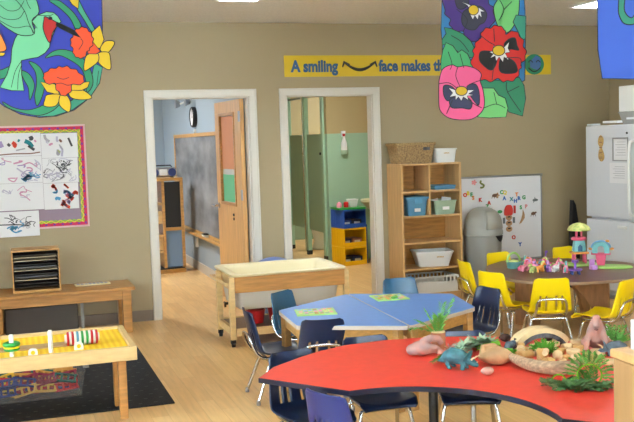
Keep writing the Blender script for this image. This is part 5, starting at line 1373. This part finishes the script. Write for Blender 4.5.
# wood slice bridge
br = thing('wood_arch_slice', 'curved pale wood slab with dark bark underside bridging over the blocks', 'wood piece', (2.46, -4.56, RT + .0005), R(-6)); br.scale = (1, 1, 1.35)
n_ = 16; up_, lo_ = [], []
for i in range(n_ + 1):
    a = PI * .12 + PI * .76 * i / n_; up_.append((.15 * math.cos(a), .075 * math.sin(a) - .0)); lo_.append((.135 * math.cos(a), .075 * math.sin(a) - .022))
z0 = min(p[1] for p in lo_)
pl_ = [(p[0], p[1] - z0) for p in up_] ; pl2_ = [(p[0], p[1] - z0) for p in lo_[::-1]]
MB().prism(pl_ + [(p[0], p[1] + .004) for p in pl2_], -.04, .04, xf=T(rx=PI / 2)).build('slab', 'block_pale', br, bevel=.003)
MB().prism([(p[0], p[1] - .0) for p in pl_[::-1]] + [(p[0], p[1]) for p in []] if 0 else [(p[0], p[1] + .0035) for p in pl2_[::-1]] + [(p[0] * .97, max(0, p[1] - .012)) for p in pl2_], -.041, .0405, xf=T(rx=PI / 2)).build('bark', 'bark_dark', br)
for x in (-.115, .118): MB().lathe([(0, 0), (.022, 0), (.02, .034), (0, .034)], 12, xf=T(x, 0, 0) ).build('bark_foot', 'bark', br)
def block(x, y, r_, h_, key, label, z=0, rz=0, kind='disc', tilt=0):
    m = MB()
    if kind == 'disc': m.lathe([(0, 0), (r_, 0), (r_ * 1.02, h_ * .5), (r_, h_), (0, h_)], 18)
    elif kind == 'log': m.tube([(-h_ / 2, 0, r_), (h_ / 2, 0, r_)], r_, 14)
    elif kind == 'ball': m.blob((0, 0, r_), (r_, r_, r_), 3)
    elif kind == 'wedge': m.prism([(-r_, 0), (r_, 0), (r_ * .2, h_), (-r_ * .5, h_ * .8)], -r_ * .6, r_ * .6, xf=T(rx=PI / 2))
    o = m.build('wood_slice' if kind == 'disc' else 'wood_block', key, loc=(x, y, RT + .0005 + z), rz=rz, smooth=40, bevel=.002 if kind != 'ball' else 0)
    tag(o, label, 'wood block', 'loose wood blocks and slices on the red table')
BL = [(2.62, -4.64, .030, .03, 'block_pale', 'round wood slice right of the bark bridge, farthest', 0, 0, 'disc'), (2.56, -4.74, .030, .03, 'block_wood', 'round wood slice before the far one at right of the bridge', 0, 0, 'disc'),
      (2.60, -4.84, .034, .022, 'block_pale', 'flat wood slice at the right beside the pink animal', 0, 0, 'disc'), (2.46, -4.85, .032, .04, 'block_pale', 'thick pale wood cylinder in the right middle of the pile', 0, 0, 'disc'),
      (2.37, -4.86, .024, 0, 'block_pale', 'round pale wooden ball right of the moss', 0, 0, 'ball'), (2.42, -4.92, .018, 0, 'block_pale', 'smaller pale wooden ball before the larger one', 0, 0, 'ball'),
      (2.25, -4.78, .020, .07, 'block_wood', 'lying wood log left of the moss', 0, .2, 'log'), (2.27, -4.70, .022, .06, 'block_pale', 'lying wood log behind the first log', 0, 1.0, 'log'), (2.28, -4.92, .017, .06, 'block_wood', 'lying thin wood log just behind the driftwood', 0, -.3, 'log'),
      (2.33, -4.81, .022, .05, 'block_wood', 'upright wood wedge left of the moss', 0, .5, 'wedge'), (2.31, -4.64, .024, .045, 'block_wood', 'wood wedge under the left of the bridge', 0, 1.2, 'wedge'), (2.23, -4.48, .042, .022, 'block_pale', 'wide flat wood slice at the far left of the blocks', 0, 0, 'disc'),
      (2.22, -4.62, .026, .022, 'block_wood', 'flat wood slice left of the logs', 0, 0, 'disc'), (2.46, -5.02, .030, .024, 'block_wood', 'flat wood slice behind the fern wreath', 0, 0, 'disc'), (2.54, -5.02, .03, .02, 'block_pale', 'flat wood slice right behind the fern wreath', 0, 0, 'disc'),
      (2.30, -4.90 + .03, .014, .05, 'block_pale', 'thin pale wood log near the small ball', .034, .9, 'log'), (2.10, -4.42, .03, .018, 'block_pale', 'pale wood slice far behind the garland', 0, 0, 'disc')]
q_ = random.Random(21)
for i in range(70):
    bx_, by_ = q_.uniform(2.22, 2.56), q_.uniform(-5.0, -4.55)
    if any((bx_ - b_[0]) ** 2 + (by_ - b_[1]) ** 2 < .0010 for b_ in BL): continue
    kd_ = q_.choice(['log', 'log', 'wedge', 'disc'])
    BL.append((bx_, by_, q_.uniform(.011, .018), q_.uniform(.03, .055) if kd_ != 'disc' else .02, q_.choice(['block_wood', 'block_pale', 'block_wood']), 'small loose wood piece scattered among the blocks behind the driftwood', 0, q_.uniform(0, 3), kd_))
for x, y, r_, h_, k, l, z, rz, kd in BL: block(x, y, r_, h_, k, l, z, rz, kd)
tag(MB().blob((0, 0, .02), (.03, .026, .02), 2, .15, 3).build('brown_pine_cone', 'bark', loc=(2.36, -4.40, RT + .0005)), 'small brown cone at the far side before the bridge', 'cone')
tag(MB().blob((0, 0, .022), (.03, .026, .022), 2, .15, 8).build('brown_pine_cone', 'bark', loc=(2.555, -4.50, RT + .0005)), 'brown cone under the right end of the bridge', 'cone')
def moss(x, y, r_, key, label, n=60, seed=1, h_=.05):
    m = MB(); q_ = random.Random(seed)
    for i in range(n):
        a = q_.uniform(0, 2 * PI); d = r_ * q_.random() ** .6 * .55
        b_ = (d * math.cos(a) * .5, d * math.sin(a) * .5, .002); e = (r_ * q_.uniform(.3, 1) * math.cos(a), r_ * q_.uniform(.3, 1) * math.sin(a), q_.uniform(.006, h_))
        frond(m, b_, e, .006, 4, .012, 0, i + seed * 100, .022)
    tag(m.build('moss_clump', key, loc=(x, y, RT + .0005), smooth=0), label, 'moss', kind='stuff' if 0 else None)
moss(2.385, -4.71, .075, 'moss', 'bright green moss clump under the bark bridge', 60, 1, .055)
moss(2.215, -4.86 + .16, .035, 'moss', 'small green moss tuft beside the logs', 25, 2, .03)
moss(2.165, -4.45, .06, 'leaf_green', 'green leafy tuft behind the garland', 30, 3, .03)
def garland(pts_, key, label, n=60, leaf=.02, seed=1, wd=.004, name='leaf_garland', h_=.035):
    m = MB(); q_ = random.Random(seed); pl = spline([Vector((p[0], p[1], .012 + .03 * abs(math.sin(i * 1.7)))) for i, p in enumerate(pts_)], 6); m.tube(pl, .002, 5)
    for i in range(n):
        p = pl[q_.randrange(len(pl))]; a = q_.uniform(0, 2 * PI)
        d = Vector((math.cos(a), math.sin(a), q_.uniform(-.1, .9))).normalized(); l_ = leaf * q_.uniform(.7, 1.4)
        e = p + d * l_; e.z = max(e.z, .004); side = d.cross(Vector((0, 0, 1))).normalized() * wd
        mid = p + d * l_ * .55; mid.z = max(mid.z, .004)
        m.add([p, mid + side, e, mid - side], [(0, 1, 2, 3)])
    return m
org = (2.02, -4.62)
m = garland([(-.12, -.1), (-.06, -.04), (0, .0), (.06, .02), (.12, .03)], '', '', 210, .05, 3, .010)
tag(m.build('leaf_garland', 'leaf_sage', loc=(2.09, -4.53, RT + .0005), smooth=0), 'silvery green leaf garland left of the tan rock', 'garland')
m = MB()
for i in range(6): frond(m, (.04, .02, .006), (-.13 + .02 * i, -.06 + .018 * i, .02), .006, 12, .03, 0, 40 + i, .036)
tag(m.build('fern_spray', 'leaf_green', loc=(1.93, -4.66, RT + .0005), smooth=0), 'flat green fern spray before the hollow rock', 'plant')
m = MB()
for i in range(6): frond(m, (-.04, -.01, .008), (.06 + .01 * i, -.05 + .025 * i, .03), .006, 10, .02, 0, 60 + i, .032)
tag(m.build('fern_spray', 'leaf_bright', loc=(2.155, -4.54, RT + .0005), smooth=0), 'bright green fern spray behind the tan rock', 'plant')
# fern wreath
fw = thing('fern_wreath', 'green ring of fern leaves lying at the near right of the red table', 'plant wreath', (2.165, -5.30, RT + .0005), R(-30)); fw.scale = (.88, .88, .88)
m = MB(); K = 26
MB().tube([(.07 + .055 * math.cos(a), 0 + .012, .062 + .05 * math.sin(a)) for a in [2 * PI * i / 20 for i in range(20)]], .0045, 6, closed=True).tube([(-.07 + .032 * math.cos(a), -.01, .036 + .03 * math.sin(a)) for a in [PI * i / 10 for i in range(11)]], .0035, 6).build('stem_ring', 'leaf_bright', fw)
for i in range(K):
    a = 2 * PI * i / K
    frond(m, (.07 + .05 * math.cos(a), .01, .062 + .048 * math.sin(a)), (.07 + .105 * math.cos(a), .01 + .03 * math.sin(i * 2.1), max(.012, .066 + .10 * math.sin(a))), .005, 8, .006, 0, i, .034)
q_ = random.Random(15)
for i in range(14): frond(m, (.07 + q_.uniform(-.03, .03), .03, .02), (.07 + q_.uniform(-.05, .05), .04, q_.uniform(.05, .10)), .005, 6, .006, 0, 70 + i, .03)
m.build('upright_fronds', 'leaf_green', fw, smooth=0)
m = MB(); q_ = random.Random(5)
for i in range(80):
    x = q_.uniform(-.10, .12); y = q_.uniform(-.05, .04); a = q_.uniform(PI * .9, PI * 2.1)
    frond(m, (x, y, .006), (x + .06 * math.cos(a), y + .035 * math.sin(a), q_.uniform(.004, .05)), .006, 7, .012, 0, i, .034)
m.build('ground_leaves', 'leaf_dark', fw, smooth=0)

# pink sitting animal (prehistoric toy) at the far right
pa = thing('toy_beast', 'large pinkish toy beast sitting upright at the far right of the red table', 'toy animal', (2.635, -4.78, RT + .0005), R(-125)); pa.scale = (1, 1, 1.12)
m = MB()
m.tube([(-.07, 0, .018), (-.04, 0, .04), (-.01, 0, .075), (.015, 0, .115), (.03, 0, .135)], [.02, .046, .048, .034, .024], 14)
m.blob((.036, 0, .142), (.028, .024, .022), 3); m.tube([(.045, 0, .14), (.07, 0, .122), (.082, 0, .115)], [.02, .016, .012], 12)
for s in (-1, 1):
    m.tube([(-.03, s * .03, .045), (.0, s * .055, .035), (.005, s * .055, .01)], [.028, .02, .014], 12); m.blob((.02, s * .055, .008), (.024, .014, .008), 2)
    m.tube([(.015, s * .025, .085), (.035, s * .045, .05), (.045, s * .045, .01)], [.018, .014, .011], 12)
m.tube([(-.08, 0, .02), (-.12, .02, .012), (-.15, .03, .008)], [.018, .011, .005], 10)
m.build('body', 'dino_pink', pa, remesh=.004)
for s in (-1, 1): MB().blob((.05, s * .019, .15), (.004, .003, .004), 2).build('eye', 'black', pa)
MB().tube([(.083, -.009, .108), (.088, 0, .106), (.083, .009, .108)], .0015, 5).build('mouth', 'bark', pa)

# ================================================================== NEAR CABINET (right bottom) with sign and plant
nc = thing('near_cabinet', 'plain light wood cabinet end at the bottom right corner', 'cabinet', (1.562, -6.695, 0))
MB().box(0, .9, 0, .30, .06, .975).build('carcass', 'wood_near', nc, bevel=.008, bseg=3)
MB().box(-.006, .91, -.006, .306, .9755, 1.0).build('cabinet_top', 'wood_shelf', nc, bevel=.006, bseg=3)
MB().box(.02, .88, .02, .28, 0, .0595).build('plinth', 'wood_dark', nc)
MB().tube([(.025, -.003, .93), (.025, 0, .93)], .005, 8).build('screw_cap', 'bark', nc)
tag(MB().box(0, .16, 0, .02, 0, .082).box(.01, .15, -.0008, -.0001, .01, .07, 1).build('white_card', ['white', 'paper'], loc=(1.60, -6.445, 1.0005)), 'white card block standing on the near cabinet', 'card')
bsp = thing('leafy_plant', 'small leafy green plant on the red table behind the near cabinet', 'plant', (2.775, -4.74, RT + .0005))
MB().lathe([(0, 0), (.02, 0), (.024, .018), (0, .018)], 14).build('plant_pot', 'leaf_dark', bsp)
m = MB()
for i in range(16):
    a = i * 2.4; frond(m, (0, 0, .016), (.06 * math.cos(a) - .006, .06 * math.sin(a), .04 + .09 * ((i * 7) % 5) / 5), .005, 6, .008, 0, i, .03)
m.build('foliage', 'leaf_green', bsp, smooth=0)

# ================================================================== LIGHT, CAMERA
def area(name, loc, rot, sx, sy, e, col=(1, 1, 1)):
    l = bpy.data.lights.new(name, 'AREA'); l.shape = 'RECTANGLE'; l.size = sx; l.size_y = sy; l.energy = e; l.color = col
    o = bpy.data.objects.new(name, l); C.objects.link(o); o.location = loc; o.rotation_euler = rot; return o
area('window_daylight_left', (XL - .3, -4.9, 1.55), (0, R(-90), 0), 1.3, 4.6, 340, (.80, .90, 1))
area('window_daylight_near', (1.8, YB - .3, 1.6), (R(90), 0, 0), 5.6, 1.4, 420, (.88, .94, 1))
wd = bpy.data.worlds.new('world'); sc.world = wd; wd.use_nodes = True
wd.node_tree.nodes['Background'].inputs[0].default_value = (.75, .85, 1, 1); wd.node_tree.nodes['Background'].inputs[1].default_value = 1.0

cam = bpy.data.cameras.new('camera'); co = bpy.data.objects.new('camera', cam); C.objects.link(co)
f, yaw, pit, rol = 936.6, .3187, .0754, -.0324
fwv = Vector((math.sin(yaw) * math.cos(pit), math.cos(yaw) * math.cos(pit), -math.sin(pit)))
r0 = Vector((math.cos(yaw), -math.sin(yaw), 0)); u0 = r0.cross(fwv)
rr = r0 * math.cos(rol) + u0 * math.sin(rol); uu = -r0 * math.sin(rol) + u0 * math.cos(rol)
mt = Matrix((rr, uu, -fwv)).transposed().to_4x4(); mt.translation = Vector((0, -8.565, 1.6))
co.matrix_world = mt
cam.sensor_width = 36; cam.lens = f / 634 * 36; cam.clip_start = .05
sc.camera = co
sc.view_settings.view_transform = 'Standard'; sc.view_settings.look = 'None'; sc.view_settings.gamma = 1
sc.view_settings.exposure = 0.45
